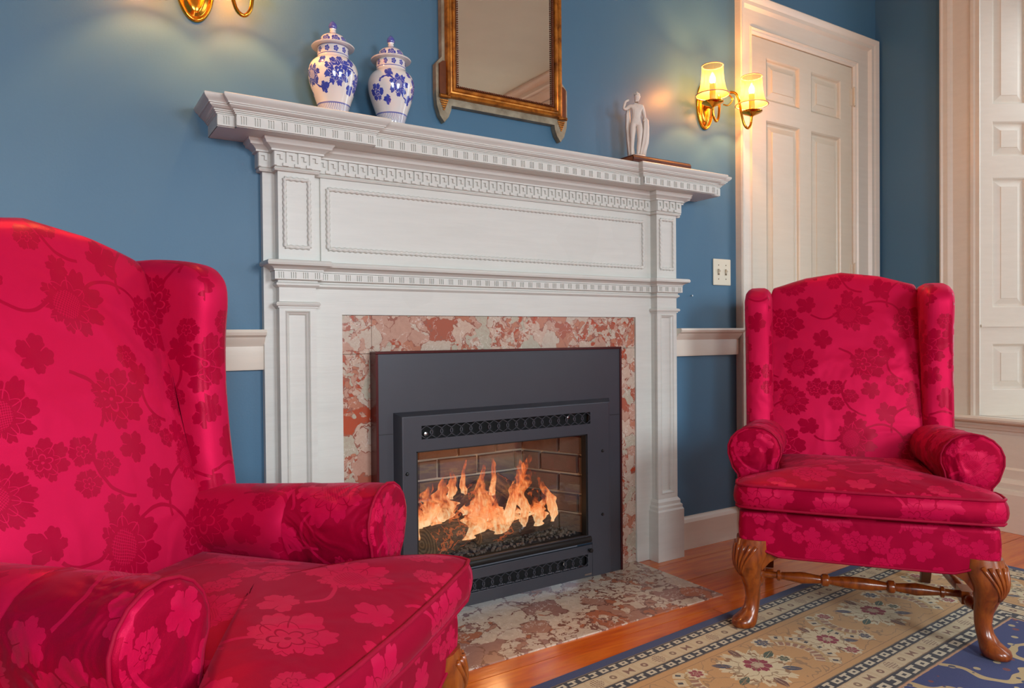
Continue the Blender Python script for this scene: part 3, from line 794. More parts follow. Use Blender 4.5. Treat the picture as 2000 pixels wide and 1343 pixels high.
# rope mouldings
def rope(x0, x1, z0, z1, y, r=0.0062, pitch=0.017):
    bb = MB()
    for (p, q) in (((x0, z0), (x1, z0)), ((x1, z0), (x1, z1)), ((x1, z1), (x0, z1)), ((x0, z1), (x0, z0))):
        Lx = math.hypot(q[0]-p[0], q[1]-p[1]); n = max(8, int(Lx/pitch*7)); rings = []
        tx, tz = (q[0]-p[0])/Lx, (q[1]-p[1])/Lx
        for i in range(n+1):
            s_ = Lx*i/n; ring = []
            for k in range(8):
                a = 2*PI*k/8
                rr = r*(1+0.20*math.cos(2*(a-2*PI*s_/pitch/2)))
                u_, w_ = rr*math.cos(a), rr*math.sin(a)
                ring.append((p[0]+tx*s_-tz*u_, y+w_, p[1]+tz*s_+tx*u_))
            rings.append(ring)
        bb.loft(rings, True, (True, True))
    return bb
rope(0.694, 2*CX-0.694, 1.162, 1.340, YB-0.008).build('rope_moulding', 'mantel_paint', mant, FO, smooth=True, angle=180)
for (a, c) in PL:
    rope(a+0.018, c-0.018, 1.158, 1.352, YP-0.002, 0.0056).build('rope_moulding', 'mantel_paint', mant, FO, smooth=True, angle=180)
# plan of the frieze, breaking forward over the pilasters
(a0, c0), (a1, c1) = PL
plan = [(XL, 0), (XL, YB), (a0, YB), (a0, YP), (c0, YP), (c0, YB), (a1, YB), (a1, YP), (c1, YP), (c1, YB), (XR, YB), (XR, 0)]
mid = [(0.0, 1.042), (0.004, 1.045), (0.009, 1.049), (0.009, 1.054), (0.004, 1.058), (0.004, 1.062), (0.014, 1.064), (0.014, 1.088), (0.018, 1.089), (0.018, 1.093), (0.024, 1.098), (0.032, 1.102), (0.038, 1.104), (0.040, 1.110), (0.037, 1.117), (0.033, 1.1185), (0.0, 1.1185)]
plan2 = [(a0-0.012, 0)] + plan[2:-2][1:-1] + [(c1+0.012, 0)]
plan2 = [(a0, 0), (a0, YP), (c0, YP), (c0, YB), (a1, YB), (a1, YP), (c1, YP), (c1, 0)]
moulding(plan2, mid).build('middle_moulding', 'mantel_paint', mant, FO, smooth=True, angle=30)
bed = [(0.0, 1.372), (0.010, 1.372), (0.013, 1.377), (0.010, 1.382), (0.015, 1.383), (0.015, 1.4225), (0.022, 1.424), (0.022, 1.429), (0.030, 1.436), (0.040, 1.440), (0.042, 1.446), (0.046, 1.450), (0.046, 1.457), (0.0, 1.457)]
moulding(plan, bed).build('bed_moulding', 'mantel_paint', mant, FO, smooth=True, angle=30)
# Greek key fret applied to the frieze band
def fret(xa, xb, y, z0, z1, first=0):
    bb = MB(); n = max(1, round((xb-xa)/0.031)); w = (xb-xa)/n; t = (z1-z0)*0.22; d = 0.006
    for i in range(n):
        x = xa+i*w; bt = w*0.21
        bb.box(x, x+bt, y-d, y, z0+t, z1)
        bb.box(x+bt, x+w*0.72, y-d, y, z1-t, z1)
        bb.box(x+w*0.72-bt, x+w*0.72, y-d, y, z0+t*2.1, z1-t)
        bb.box(x-(w*0.28 if i else 0), x+bt, y-d, y, z0, z0+t)
    return bb
zf0, zf1 = 1.3835, 1.4225
for xa, xb, y in ((XL-0.014, a0-0.016, YB-0.015), (a0-0.014, c0+0.014, YP-0.015), (c0+0.016, a1-0.016, YB-0.015), (a1-0.014, c1+0.014, YP-0.015), (c1+0.016, XR+0.014, YB-0.015)):
    fret(xa, xb, y, zf0, zf1).build('greek_key_fret', 'mantel_paint', mant, FO)
# shelf with break-fronts over the pilasters
yE, yK, yM = -0.130, -0.150, -0.128
sx = [0.368, 0.412, 0.800]
shelf_plan = [(sx[0], 0), (sx[0], yE), (sx[1], yE), (sx[1], yK), (sx[2], yK), (sx[2], yM), (mir(sx[2]), yM), (mir(sx[2]), yK), (mir(sx[1]), yK), (mir(sx[1]), yE), (mir(sx[0]), yE), (mir(sx[0]), 0)]
cap = [(0.0, 1.4555), (0.0, 1.487), (0.003, 1.488), (0.003, 1.491), (0.006, 1.492), (0.006, 1.495), (0.009, 1.496), (0.009, 1.499), (0.012, 1.500), (0.015, 1.503), (0.020, 1.506), (0.020, 1.509), (0.024, 1.5095), (0.024, 1.512), (0.026, 1.515), (0.031, 1.519), (0.035, 1.524), (0.036, 1.529), (0.034, 1.532), (0.0, 1.532)]
moulding(shelf_plan, cap).build('shelf_moulding', 'mantel_paint', mant, FO, smooth=True, angle=30)
poly = [(max(sx[0]+.002, min(mir(sx[0])-.002, x)), min(0, y+.002) if y else 0) for x, y in shelf_plan]
poly = [(x+(.002 if abs(x-sx[1]) < 1e-6 or abs(x-mir(sx[2])) < 1e-6 else -.002 if abs(x-sx[2]) < 1e-6 or abs(x-mir(sx[1])) < 1e-6 else 0), y) for x, y in poly]
def slab(z0, z1, d, nm):
    n = len(poly); pp = []
    for i, (x, y) in enumerate(poly): pp.append((x, y))
    MB().prism(pp, z0, z1, 'xy').build(nm, 'mantel_paint', mant, FO)
slab(1.4552, 1.5315, 0, 'shelf')
# fluted bands: little groups of three gouges, on the shelf fascia and on the middle moulding
def flutes(xa, xb, y, z0, z1, pitch, gw, gap):
    """a front strip whose gouges are cut 3 mm deep"""
    n = max(1, round((xb-xa)/pitch)); w = (xb-xa)/n; xs = [(xa, y)]
    for i in range(n):
        c_ = xa+(i+0.5)*w
        for k in (-1, 0, 1):
            g = c_+k*gap
            xs += [(g-gw/2, y), (g-gw/2+0.0004, y+0.004), (g+gw/2-0.0004, y+0.004), (g+gw/2, y)]
    xs.append((xb, y))
    return MB().loft([[(x, q, z0) for x, q in xs], [(x, q, z1) for x, q in xs]], closed=False)
def band3(xa, xb, y, z0, z1, pitch=0.0365, gw=0.0034, gap=0.0062, zin=0.004):
    b1 = flutes(xa, xb, y, z0+zin, z1-zin, pitch, gw, gap)
    b1.box(xa, xb, y, y+0.005, z0, z0+zin); b1.box(xa, xb, y, y+0.005, z1-zin, z1)
    b1.build('fluted_band', 'mantel_paint', mant, FO, recalc=False)
e = 0.0065
for xa, xb, y in ((sx[0], sx[1]-0.001, yE), (sx[1], sx[2], yK), (sx[2]+0.001, mir(sx[2])-0.001, yM), (mir(sx[2]), mir(sx[1]), yK), (mir(sx[1])+0.001, mir(sx[0]), yE)):
    band3(xa-0.0, xb+0.0, y-e, 1.457, 1.486)
for xa, xb, y in ((a0-0.016, c0+0.016, YP-0.014), (c0+0.016, a1-0.016, YB-0.014), (a1-0.016, c1+0.016, YP-0.014)):
    band3(xa, xb, y-0.0045, 1.0645, 1.0875, 0.0345, 0.0034, 0.0062, 0.003)

# ------------------------------------------------------------------ marble
sur = thing('marble_surround', 'rust and cream brecciated marble slabs framing the black fireplace insert', 'fireplace surround', (CX, 0, 0))
ym0, ym1 = -0.019, -0.001
IX0, IX1, IZ = 0.84, 1.80, 0.846
for x0, x1, z0, z1 in ((OX0+.001, 0.8325, IZ+0.0005, OZ-.001), (0.8335, OX1-.001, IZ+0.0005, OZ-.001), (OX0+.001, IX0+0.02, 0.0042, IZ-0.0005), (IX1-0.02, OX1-.001, 0.0042, IZ-0.0005)):
    MB().box(x0, x1, ym0, ym1, z0, z1).build('marble_slab', 'marble_surround', sur, (CX, 0, 0), bevel=0.0006)
hea = thing('marble_hearth', 'pale brecciated marble hearth slab set flush in the floor before the fire', 'hearth', (CX, -0.24, 0))
MB().box(0.7375, 1.9245, -0.456, -0.0005, -0.018, 0.004).build('hearth_slab', 'marble_hearth', hea, (CX, -0.24, 0), bevel=0.001)

# ------------------------------------------------------------------ fireplace insert
IO = (1.31, 0, 0)
ins = thing('fireplace_insert', 'black metal gas fireplace insert with glass front and oval-pierced vents', 'fireplace', IO)
yS = -0.064
MB().plate([0.834, 0.92, 1.70, 1.806], [0.004, 0.05, 0.60, 0.845], {(1, 1), (1, 0)}, yS, -0.020).build('surround_panel', 'black_metal', ins, IO, bevel=0.001)
tr = MB()
tr.box(0.826, 1.814, yS-0.004, -0.0195, 0.845, 0.853); tr.box(0.826, 0.834, yS-0.004, -0.0195, 0.004, 0.845); tr.box(1.806, 1.814, yS-0.004, -0.0195, 0.004, 0.845)
tr.build('panel_trim', 'burgundy', ins, IO, bevel=0.001)
for x in (0.862, 1.778):
    MB().box(x-0.03, x+0.03, yS-0.0008, yS+0.001, 0.596, 0.5975).build('panel_seam', 'dark_metal', ins, IO)
# bevelled front: window opening with two long slots above and below
FX0, FX1, FZ0, FZ1 = 0.901, 1.719, 0.020, 0.648
wx0, wx1, wz0, wz1 = 0.944, 1.621, 0.172, 0.540
yF = -0.100
vx0, vx1, ux0, ux1 = 0.958, 1.640, 0.975, 1.620
face = MB().plate([FX0, 0.944, 0.962, 1.621, 1.634, FX1], [0.145, wz0, wz1, 0.577, 0.619, FZ1], {(1, 1), (2, 1), (2, 3), (3, 3)}, yF, yF+0.012)
L = [(0.0, yF), (0.004, yF+0.001), (0.020, yS+0.004), (0.020, -0.022)]
rings = []
for d, y in L: rings.append([(FX0-d, y, FZ0), (FX0-d, y, FZ1+d*0.75), (FX1+d*1.8, y, FZ1+d*0.75), (FX1+d*1.8, y, FZ0)])
face.loft(rings, closed=False)
face.box(FX0, 0.958, yF, yF+0.012, FZ0, 0.145); face.box(1.640, FX1, yF, yF+0.012, FZ0, 0.145)
face.build('face_frame', 'black_metal', ins, IO)
# hinged lower door and the rounded rail over it
dr = MB().plate([0.960, 0.978, 1.618, 1.638], [0.022, 0.062, 0.104, 0.138], {(1, 1)}, yF-0.002, yF+0.010)
lower = dr.build('lower_door', 'black_metal', ins, IO, bevel=0.0015)
rl = MB().tube([(0.945, yF+0.004, 0.158), (1.632, yF+0.004, 0.158)], 0.0125, 14)
rl.build('window_rail', 'dark_metal', ins, IO, smooth=True)
MB().lathe([(0.0, -0.016), (0.007, -0.015), (0.008, -0.010), (0.005, -0.006), (0.005, 0.004)], 12, 'y', (1.622, yF-0.004, 0.121)).build('door_knob', 'dark_metal', ins, IO, smooth=True)
MB().box(1.600, 1.632, yF-0.004, yF-0.001, 0.030, 0.036).build('maker_plate', 'chrome', ins, IO)
def lattice(x0, x1, z0, z1, y):
    """chain of interlaced pointed ovals"""
    bb = MB(); n = round((x1-x0)/0.0345); p = (x1-x0)/n; rz = (z1-z0)/2+0.001; zc = (z0+z1)/2
    for i in range(n):
        xc = x0+(i+0.5)*p
        for sgn in (-1, 1):
            pts = []
            for k in range(9):
                t = -1+2*k/8
                pts.append((xc+sgn*p*(0.62*(1-t*t)-0.14*t*t), y, zc+rz*t))
            for k in range(8):
                (xa, _, za), (xb, _, zb) = pts[k], pts[k+1]
                w = 0.0017
                bb.add([(xa-w, y, za), (xa+w, y, za), (xb+w, y, zb), (xb-w, y, zb), (xa-w, y+0.004, za), (xa+w, y+0.004, za), (xb+w, y+0.004, zb), (xb-w, y+0.004, zb)],
                       [(0, 1, 2, 3), (7, 6, 5, 4), (0, 3, 7, 4), (1, 5, 6, 2)])
    return bb
lattice(0.962, 1.634, 0.577, 0.619, yF+0.001).build('upper_vent', 'black_metal', ins, IO)
o = lattice(0.978, 1.618, 0.062, 0.104, yF-0.001).build('lower_vent', 'black_metal', ins, IO)
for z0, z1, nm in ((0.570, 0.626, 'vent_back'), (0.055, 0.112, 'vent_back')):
    MB().box(0.955, 1.640, yF+0.030, yF+0.036, z0, z1).build(nm, 'void', ins, IO)  # near-black sheet closing each slot from behind
for x, z in ((0.985, 0.590), (1.545, 0.604), (1.525, 0.080)):
    MB().lathe([(0.0, -0.004), (0.007, -0.002), (0.007, 0.004)], 10, 'y', (x, yF+0.018, z)).build('vent_screw', 'chrome', ins, IO, smooth=True)
for x, z in ((0.912, 0.474), (1.690, 0.473), (1.688, 0.240)):
    MB().lathe([(0.0, -0.0055), (0.004, -0.0045), (0.0058, -0.001), (0.006, 0.002)], 12, 'y', (x, yF, z)).build('screw', 'dark_metal', ins, IO, smooth=True)
wf = MB()
wf.box(wx0-0.003, wx0+0.006, yF+0.004, yF+0.03, wz0, wz1); wf.box(wx1-0.006, wx1+0.003, yF+0.004, yF+0.03, wz0, wz1); wf.box(wx0, wx1, yF+0.004, yF+0.03, wz1-0.004, wz1+0.003)
wf.build('window_frame', 'dark_metal', ins, IO)
MB().box(wx0, wx1, yF+0.020, yF+0.023, wz0-0.004, wz1).build('glass_front', 'glass', ins, IO)
# firebox: splayed sides, brick lining laid brick by brick
fb = MB()
kb = 0.20; kl, kr = 1.085, 1.535; kf0, kf1 = 0.93, 1.648; kz0, kz1 = 0.165, 0.60; yf = yF+0.04
P8 = [(kf0, yf), (kl, kb), (kr, kb), (kf1, yf)]
fb.loft([[(x, y+0.012 if i in (1, 2) else y, z) for i, (x, y) in enumerate([(kf0-0.012, yf), (kl-0.010, kb), (kr+0.010, kb), (kf1+0.012, yf)])] for z in (kz0, kz1)], closed=False)
fb.add([(kf0-0.02, yf, kz1), (kl, kb+0.02, kz1), (kr, kb+0.02, kz1), (kf1+0.02, yf, kz1)], [(0, 1, 2, 3)])
firebox = fb.build('firebox', 'mortar', ins, IO, recalc=False)
fbf = MB().box(kf0, kf1, yf-0.02, kb+0.02, kz0-0.01, kz0).build('firebox_floor', 'void', ins, IO)
def bricks(p, q, inward):
    L_ = math.hypot(q[0]-p[0], q[1]-p[1]); tx, ty = (q[0]-p[0])/L_, (q[1]-p[1])/L_
    h, w, g = 0.073, 0.165, 0.007; row = 0; z = kz0
    while z < kz1-0.01:
        x = -w*0.5 if row % 2 else 0.0
        while x < L_:
            a_, b_ = max(x, 0)+g/2, min(x+w, L_)-g/2
            if b_-a_ > 0.012:
                t = 0.004+random.uniform(0, 0.004); zz = min(z+h-g, kz1)
                r_ = lambda: random.uniform(-0.0015, 0.0015)
                vs_ = []
                for dep, e_ in ((0.004, 0.0), (-t, 0.003)):
                    for (s_, z_) in ((a_+e_, z+e_), (b_-e_, z+e_), (b_-e_, zz-e_), (a_+e_, zz-e_)):
                        s2 = s_+r_(); z2 = z_+r_()
                        vs_.append((p[0]+tx*s2-inward[0]*dep, p[1]+ty*s2-inward[1]*dep, z2))
                MB().add(vs_, [(4, 5, 6, 7), (0, 4, 7, 3), (1, 2, 6, 5), (3, 7, 6, 2), (0, 1, 5, 4)]).build('brick', 'brick', firebox, IO)
            x += w
        z += h; row += 1
sl = math.hypot(kf1-kr, kb-yf)
bricks((kl, kb), (kr, kb), (0, -1))
bricks((kr, kb), (kf1, yf), (-(kb-yf)/sl, -(kf1-kr)/sl))
bricks((kf0, yf), (kl, kb), ((kb-yf)/sl, -(kf1-kr)/sl))
# logs, embers, fire
def log(a, b_, r0, r1, label, seed, cut=False):
    a, b_ = Vector(a), Vector(b_); L_ = (b_-a).length; n = 14; random.seed(seed)
    ph = [random.uniform(0, 6) for _ in range(4)]
    root = thing('log', label, 'log', tuple(a), 0, 'logs in the fire')
    q = (b_-a).to_track_quat('X', 'Z'); root.rotation_mode = 'QUATERNION'; root.rotation_quaternion = q
    rings = []
    for i in range(n+1):
        t = i/n; r = r0+(r1-r0)*t
        ring = []
        for k in range(14):
            an = 2*PI*k/14
            rr = r*(1+0.10*math.sin(2*an+ph[0]+t*2)+0.07*math.sin(5*an+ph[1]+3*t)+0.05*math.sin(9*t*PI+ph[2])*math.cos(an+ph[3]))
            ring.append((L_*t, rr*math.cos(an)+0.012*math.sin(t*3+ph[1]), rr*math.sin(an)))
        rings.append(ring)
    MB().loft(rings, True).build('bark', 'bark', root, smooth=True, angle=180)
    e1 = MB(); e1.loft([rings[0], [(p[0]-0.002, p[1]*0.8, p[2]*0.8) for p in rings[0]]], True, (False, True)); e1.build('cut_end', 'log_end', root)
    e1 = MB(); e1.loft([rings[-1], [(p[0]+0.002, p[1]*0.8, p[2]*0.8) for p in rings[-1]]], True, (False, True)); e1.build('cut_end', 'log_end', root)
log((1.000, -0.018, 0.222), (1.30, 0.075, 0.228), 0.055, 0.044, 'big charred log lying left in the firebox, its cut end showing', 1)
log((1.53, 0.028, 0.212), (1.22, 0.015, 0.207), 0.033, 0.030, 'front log lying right in the firebox, pale cut end beside the embers', 2)
log((1.06, 0.130, 0.222), (1.50, 0.150, 0.222), 0.045, 0.048, 'long back log lying against the rear brick wall', 3)
log((1.12, 0.060, 0.285), (1.30, 0.130, 0.355), 0.030, 0.025, 'small log leaning upward on the left side of the fire', 4)
log((1.47, 0.050, 0.265), (1.36, 0.130, 0.375), 0.033, 0.028, 'steep log leaning upward on the right side of the fire', 5)
random.seed(11)
gr = MB()
for i in range(520):
    x = random.uniform(0.96, 1.60); y = random.uniform(yf+0.004, 0.10)
    r = random.uniform(0.003, 0.008); z = kz0+r*0.5+random.uniform(0, 0.010)*(0.5+0.5*math.sin(x*9))
    tt = random.uniform(0, 3)
    gr.add([(x+r*math.cos(tt+k*2.09), y+r*math.sin(tt+k*2.09), z-r*0.5) for k in range(3)]+[(x+r*.9*math.cos(tt+1+k*2.09), y+r*.9*math.sin(tt+1+k*2.09), z+r*0.7) for k in range(3)],
           [(2, 1, 0), (3, 4, 5), (0, 1, 3), (1, 4, 3), (1, 2, 4), (2, 5, 4), (2, 0, 5), (0, 3, 5)])
g_ = gr.build('embers', 'gravel'); g_['kind'] = 'stuff'; g_['label'] = 'grey ember pebbles strewn under the burning logs'; g_['category'] = 'embers'
fire = thing('fire', 'orange flames licking up between the logs behind the glass', 'fire', (1.30, 0.05, 0.24))
def tongue(pts, wid, thick, seed):
    random.seed(seed)
    path = smoothpath(pts, 9); n = len(path); rings = []
    for i, p in enumerate(path):
        t = i/(n-1)
        w = wid*(math.sin(PI*min(1, (t*0.9+0.12)))**0.8)*(1-0.55*t)+0.0012
        th_ = thick*(1-t*0.8)+0.0008
        tw = 0.7*math.sin(t*3+seed)
        ring = []
        for k in range(10):
            a_ = 2*PI*k/10
            u_, v_ = w*math.cos(a_)*(1+0.30*math.sin(t*19+seed*2+a_*1.0)+0.16*math.sin(t*41+seed*3-a_)), th_*math.sin(a_)
            ring.append((p.x+u_*math.cos(tw)-v_*math.sin(tw), p.y+u_*math.sin(tw)+v_*math.cos(tw), p.z))
        rings.append(ring)
    MB().loft(rings, True, (True, True)).build('flame', 'flame', fire, (1.30, 0.05, 0.24), smooth=True, angle=180)
Y = 0.02
T = [([(0.995, 0.00, .235), (0.990, 0.01, .29), (0.975, 0.02, .345), (0.985, 0.03, .40), (0.978, 0.03, .445)], .022, .012),
     ([(1.03, 0.03, .27), (1.06, 0.03, .32), (1.045, 0.04, .36), (1.065, .04, .41)], .040, .018),
     ([(1.10, 0.05, .27), (1.12, 0.04, .32), (1.10, .05, .36), (1.125, .05, .43)], .045, .02),
     ([(1.15, -0.01, .215), (1.20, -0.01, .25), (1.22, 0.0, .30), (1.205, .02, .35)], .060, .02),
     ([(1.22, 0.03, .24), (1.25, 0.02, .30), (1.245, .03, .36), (1.27, .04, .445)], .062, .022),
     ([(1.29, -0.01, .215), (1.30, 0.0, .26), (1.28, .01, .31), (1.30, .03, .36)], .065, .024),
     ([(1.34, 0.01, .23), (1.36, 0.01, .29), (1.385, .02, .35), (1.42, .04, .40), (1.425, .05, .45)], .050, .02),
     ([(1.40, 0.00, .22), (1.42, 0.01, .27), (1.405, .02, .32), (1.435, .03, .38), (1.455, .04, .44), (1.465, .04, .465)], .034, .016),
     ([(1.535, 0.01, .215), (1.545, 0.01, .26), (1.530, .02, .31), (1.50, .03, .36), (1.47, .04, .415)], .022, .012),
     ([(1.455, -0.01, .215), (1.475, 0.0, .25), (1.455, .0, .29), (1.475, .01, .325)], .032, .014),
     ([(1.16, .09, .33), (1.17, .09, .39), (1.16, .09, .45)], .018, .010), ([(1.215, .09, .33), (1.21, .09, .40), (1.225, .09, .46)], .015, .009),
     ([(1.31, .06, .33), (1.32, .06, .40), (1.315, .06, .47)], .022, .010)]
rnd = random.Random(5)
for i in range(16):
    x = 0.99+0.55*(i+0.5)/16+rnd.uniform(-.02, .02); y0 = rnd.uniform(0.02, 0.10); h = 0.05+0.07*abs(math.sin(i*1.7+0.6))
    z = 0.205+rnd.uniform(0, .05); lean = rnd.uniform(-.035, .035)
    T.append(([(x, y0, z), (x+lean*0.8, y0, z+h*0.3), (x-lean*0.5, y0+.01, z+h*0.62), (x+lean, y0+.02, z+h)], rnd.uniform(.018, .046), rnd.uniform(.008, .016)))
for i, (pts, w, t_) in enumerate(T): tongue(pts, w, t_, i+1)
lp = bpy.data.lights.new('firelight', 'POINT'); lp.energy = 1.3; lp.color = (1.0, 0.52, 0.22); lp.shadow_soft_size = 0.05
lo = bpy.data.objects.new('firelight', lp); COL.objects.link(lo); lo.location = (1.28, 0.0, 0.36)

# ------------------------------------------------------------------ on the shelf
ZS = 1.532
def vase(x, y, rz, label, mat, k):
    v = thing('ginger_jar', label, 'jar', (x, y, ZS), rz, 'blue and white jars on the mantelshelf')
    S = k
    prof = [(0.0, 0.0), (0.040, 0.0), (0.043, 0.004), (0.043, 0.012), (0.047, 0.030), (0.056, 0.058), (0.066, 0.086), (0.0745, 0.115), (0.0775, 0.138), (0.0770, 0.152), (0.0725, 0.168), (0.064, 0.180), (0.054, 0.188), (0.0495, 0.194), (0.0490, 0.204), (0.0490, 0.222), (0.046, 0.224), (0.0, 0.224)]
    pp = smoothpath([(r, 0, h) for r, h in prof[1:-1]], 3)
    MB().lathe([(0.0, 0.0)]+[(p.x*S, p.z*S) for p in pp]+[(0.0, 0.224*S)], 48).build('body', mat, v, smooth=True, angle=50)
    lid = [(0.044, -0.006), (0.046, 0.0), (0.066, 0.000), (0.0675, 0.0025), (0.066, 0.005), (0.052, 0.0075), (0.0465, 0.010), (0.0455, 0.016), (0.0425, 0.025), (0.036, 0.034), (0.026, 0.041), (0.016, 0.0455), (0.0105, 0.048), (0.0085, 0.051), (0.0100, 0.054)]
    l = MB().lathe([(0.0, -0.006)]+[(r*S, h*S) for r, h in lid]+[(0.0, 0.056*S)], 40).build('lid', 'porcelain_lid', v, smooth=True, angle=50)
    l.location = (0, 0, 0.226*S)
    fi = [(0.0, 0.052), (0.008, 0.052), (0.0095, 0.054), (0.0080, 0.057), (0.0120, 0.064), (0.0135, 0.070), (0.0115, 0.077), (0.0065, 0.083), (0.0025, 0.087), (0.0, 0.0885)]
    MB().lathe([(r*S, h*S) for r, h in fi], 16).build('finial', 'porcelain_lid', l, smooth=True, angle=60)
    return v
vase(0.697, -0.088, math.radians(-98), 'blue and white porcelain ginger jar with bold cobalt peony, further from the mirror', 'porcelain_a', 0.915)
vase(0.878, -0.088, math.radians(-70), 'blue and white porcelain ginger jar with pale sprigs, next to the mirror', 'porcelain_b', 0.905)
# leather book lying flat, and the statuette standing on its end
bk = thing('leather_book', 'thin brown leather book lying flat on the mantelshelf under the statuette', 'book', (1.936, -0.115, ZS))
bkz = 0.024
MB().box(-0.146, 0.146, -0.052, 0.052, 0.0, 0.004).box(-0.146, 0.146, -0.052, 0.052, bkz-0.004, bkz).build('cover', 'book', bk, bevel=0.001)
MB().loft([[(x, -0.050-0.006*math.sin(PI*k/6), 0.001+(bkz-0.002)*k/6) for k in range(7)] for x in (-0.148, -0.10, -0.098, -0.09, -0.088, 0.088, 0.09, 0.098, 0.10, 0.148)], closed=False).build('spine', 'book', bk, smooth=True)
MB().box(-0.144, 0.144, -0.046, 0.048, 0.004, bkz-0.004).build('page_block', 'pages', bk)
st = thing('statuette', 'small white marble statuette of a draped nude figure with one arm raised', 'statuette', (1.848, -0.118, ZS+bkz), math.radians(-33))
bs = [(0.0, 0.0), (0.036, 0.0), (0.037, 0.004), (0.034, 0.009), (0.030, 0.011), (0.0, 0.012)]
MB().lathe([(r, h) for r, h in bs], 28).build('base', 'statue', st, smooth=True)
def skin(name, verts, edges, radii, mat, parent, sub=2, root=0):
    me = bpy.data.meshes.new(name); me.from_pydata(verts, edges, []); me.materials.append(M[mat])
    o = bpy.data.objects.new(name, me); COL.objects.link(o); o.parent = parent
    o.modifiers.new('skin', 'SKIN'); sv = me.skin_vertices[0].data
    for i, r in enumerate(radii):
        sv[i].radius = r if isinstance(r, tuple) else (r, r); sv[i].use_root = (i == root)
    s_ = o.modifiers.new('sub', 'SUBSURF'); s_.levels = sub; s_.render_levels = sub
    me.shade_smooth(); return o
V = [(0, 0, .136), (0, -.002, .152), (0.002, -.001, .172), (0.002, 0, .190), (0.001, 0, .203), (0.002, -.003, .213),                    # pelvis..neck 0-5
     (0.005, -.005, .226), (0.005, -.004, .240),                                                                                     # head 6,7
     (-.022, 0, .197), (-.036, .002, .186), (-.048, -.004, .186), (-.040, -.010, .212), (-.026, -.006, .219),                                    # raised arm 8-12
     (.024, .002, .195), (.031, .005, .172), (.034, .002, .152), (.028, -.010, .137),                                                    # lowered arm 13-16
     (-.011, 0, .128), (-.013, -.004, .102), (-.014, -.003, .074), (-.015, .003, .045), (-.015, .004, .018), (-.017, -.010, .013),          # leg 17-22
     (.012, 0, .128), (.013, -.006, .102), (.012, -.008, .074), (.010, .000, .045), (.008, .006, .018), (.008, -.008, .013)]                # leg 23-28
Eg = [(0, 1), (1, 2), (2, 3), (3, 4), (4, 5), (5, 6), (6, 7), (3, 8), (8, 9), (9, 10), (10, 11), (11, 12), (3, 13), (13, 14), (14, 15), (15, 16), (0, 17), (17, 18), (18, 19), (19, 20), (20, 21), (21, 22), (0, 23), (23, 24), (24, 25), (25, 26), (26, 27), (27, 28)]
Rr = [(.019, .014), (.0165, .012), (.020, .013), (.019, .012), (.010, .009), (.0062, .0062), (.0125, .0135), (.0125, .0130), .0090, .0078, .0060, .0048, .0050, .0090, .0072, .0056, .0050,
      .0135, .0125, .0088, .0085, .0055, .005, .0135, .0125, .0088, .0085, .0055, .005]
skin('figure', V, Eg, Rr, 'statue', st)
def drape(path, w, name):
    bb = MB(); rings = []
    for i, (x, y, z, s_) in enumerate(path):
        ring = []
        for k in range(20):
            a = 2*PI*k/20; f_ = 1+0.22*math.sin(a*5+i*0.25)
            ring.append((x+w*s_*math.cos(a)*f_, y+w*0.75*s_*math.sin(a)*f_, z))
        rings.append(ring)
    bb.loft(rings, True, (True, True)); return bb.build(name, 'statue', st, smooth=True, angle=180)
drape([(.034, .002, .155, .5), (.037, .003, .145, .9), (.038, .004, .12, 1.0), (.037, .006, .09, 1.05), (.034, .008, .06, 1.1), (.028, .010, .035, 1.0), (.024, .010, .010, 1.0)], .0115, 'drapery')
drape([(-.026, .010, .19, .5), (-.028, .012, .17, .8), (-.027, .012, .12, 1.0), (-.022, .012, .07, 1.1), (-.016, .012, .010, 1.2)], .0105, 'drapery')
bb = MB()
for k in range(16):
    a = k*2.4; rr_ = .0075*math.sqrt(k/16); bb.lathe([(0, -.0042), (.0036, -.002), (.0044, 0), (.0036, .002), (0, .0042)], 8, 'z', (.005+rr_*1.25*math.cos(a), .005+rr_*1.25*math.sin(a), .2485-rr_*1.0))
bb.lathe([(0, -.005), (.004, -.003), (.005, 0), (.004, .003), (0, .005)], 10, 'z', (.005, .0165, .238))
bb.build('hair', 'statue', st, smooth=True, angle=180)

# ------------------------------------------------------------------ looking glass
mr_ = thing('wall_mirror', 'tall gilt framed mirror hanging above the white chimneypiece', 'mirror', (1.328, -0.03, 1.60))
MO = (1.328, 0, 0)
mo = (1.328, -0.03, 1.60)
gx0, gx1, gz0, gz1 = 1.134, 1.524, 1.722, 2.62
def rectframe(levels):
    """levels: (outset from the glass edge, y)"""
    rings = []
    for d, y in levels: rings.append([(gx0-d, y, gz0-d), (gx1+d, y, gz0-d), (gx1+d, y, gz1+d), (gx0-d, y, gz1+d)])
    return MB().loft(rings)
rectframe([(-0.002, -0.030), (0.000, -0.036), (0.004, -0.039), (0.006, -0.036)]).build('beaded_slip', 'gilt_dark', mr_, mo)
rectframe([(0.006, -0.036), (0.008, -0.043), (0.012, -0.046), (0.017, -0.044), (0.020, -0.039), (0.024, -0.038), (0.027, -0.042), (0.032, -0.045), (0.037, -0.042), (0.039, -0.035), (0.039, -0.022)]).build('frame', 'gilt', mr_, mo, smooth=True, angle=30)
be = MB()
def beads(p, q, n):
    for k in range(n):
        t = (k+0.5)/n; x, z = p[0]+(q[0]-p[0])*t, p[1]+(q[1]-p[1])*t
        be.lathe([(0, -.0032), (.0024, -.002), (.003, .001)], 6, 'y', (x, -0.0385, z))
beads((gx0+.001, gz0), (gx1-.001, gz0), 56); beads((gx0+.002, gz0), (gx0+.002, gz1), 124); beads((gx1-.002, gz0), (gx1-.002, gz1), 124)
be.build('beading', 'gilt_dark', mr_, mo)
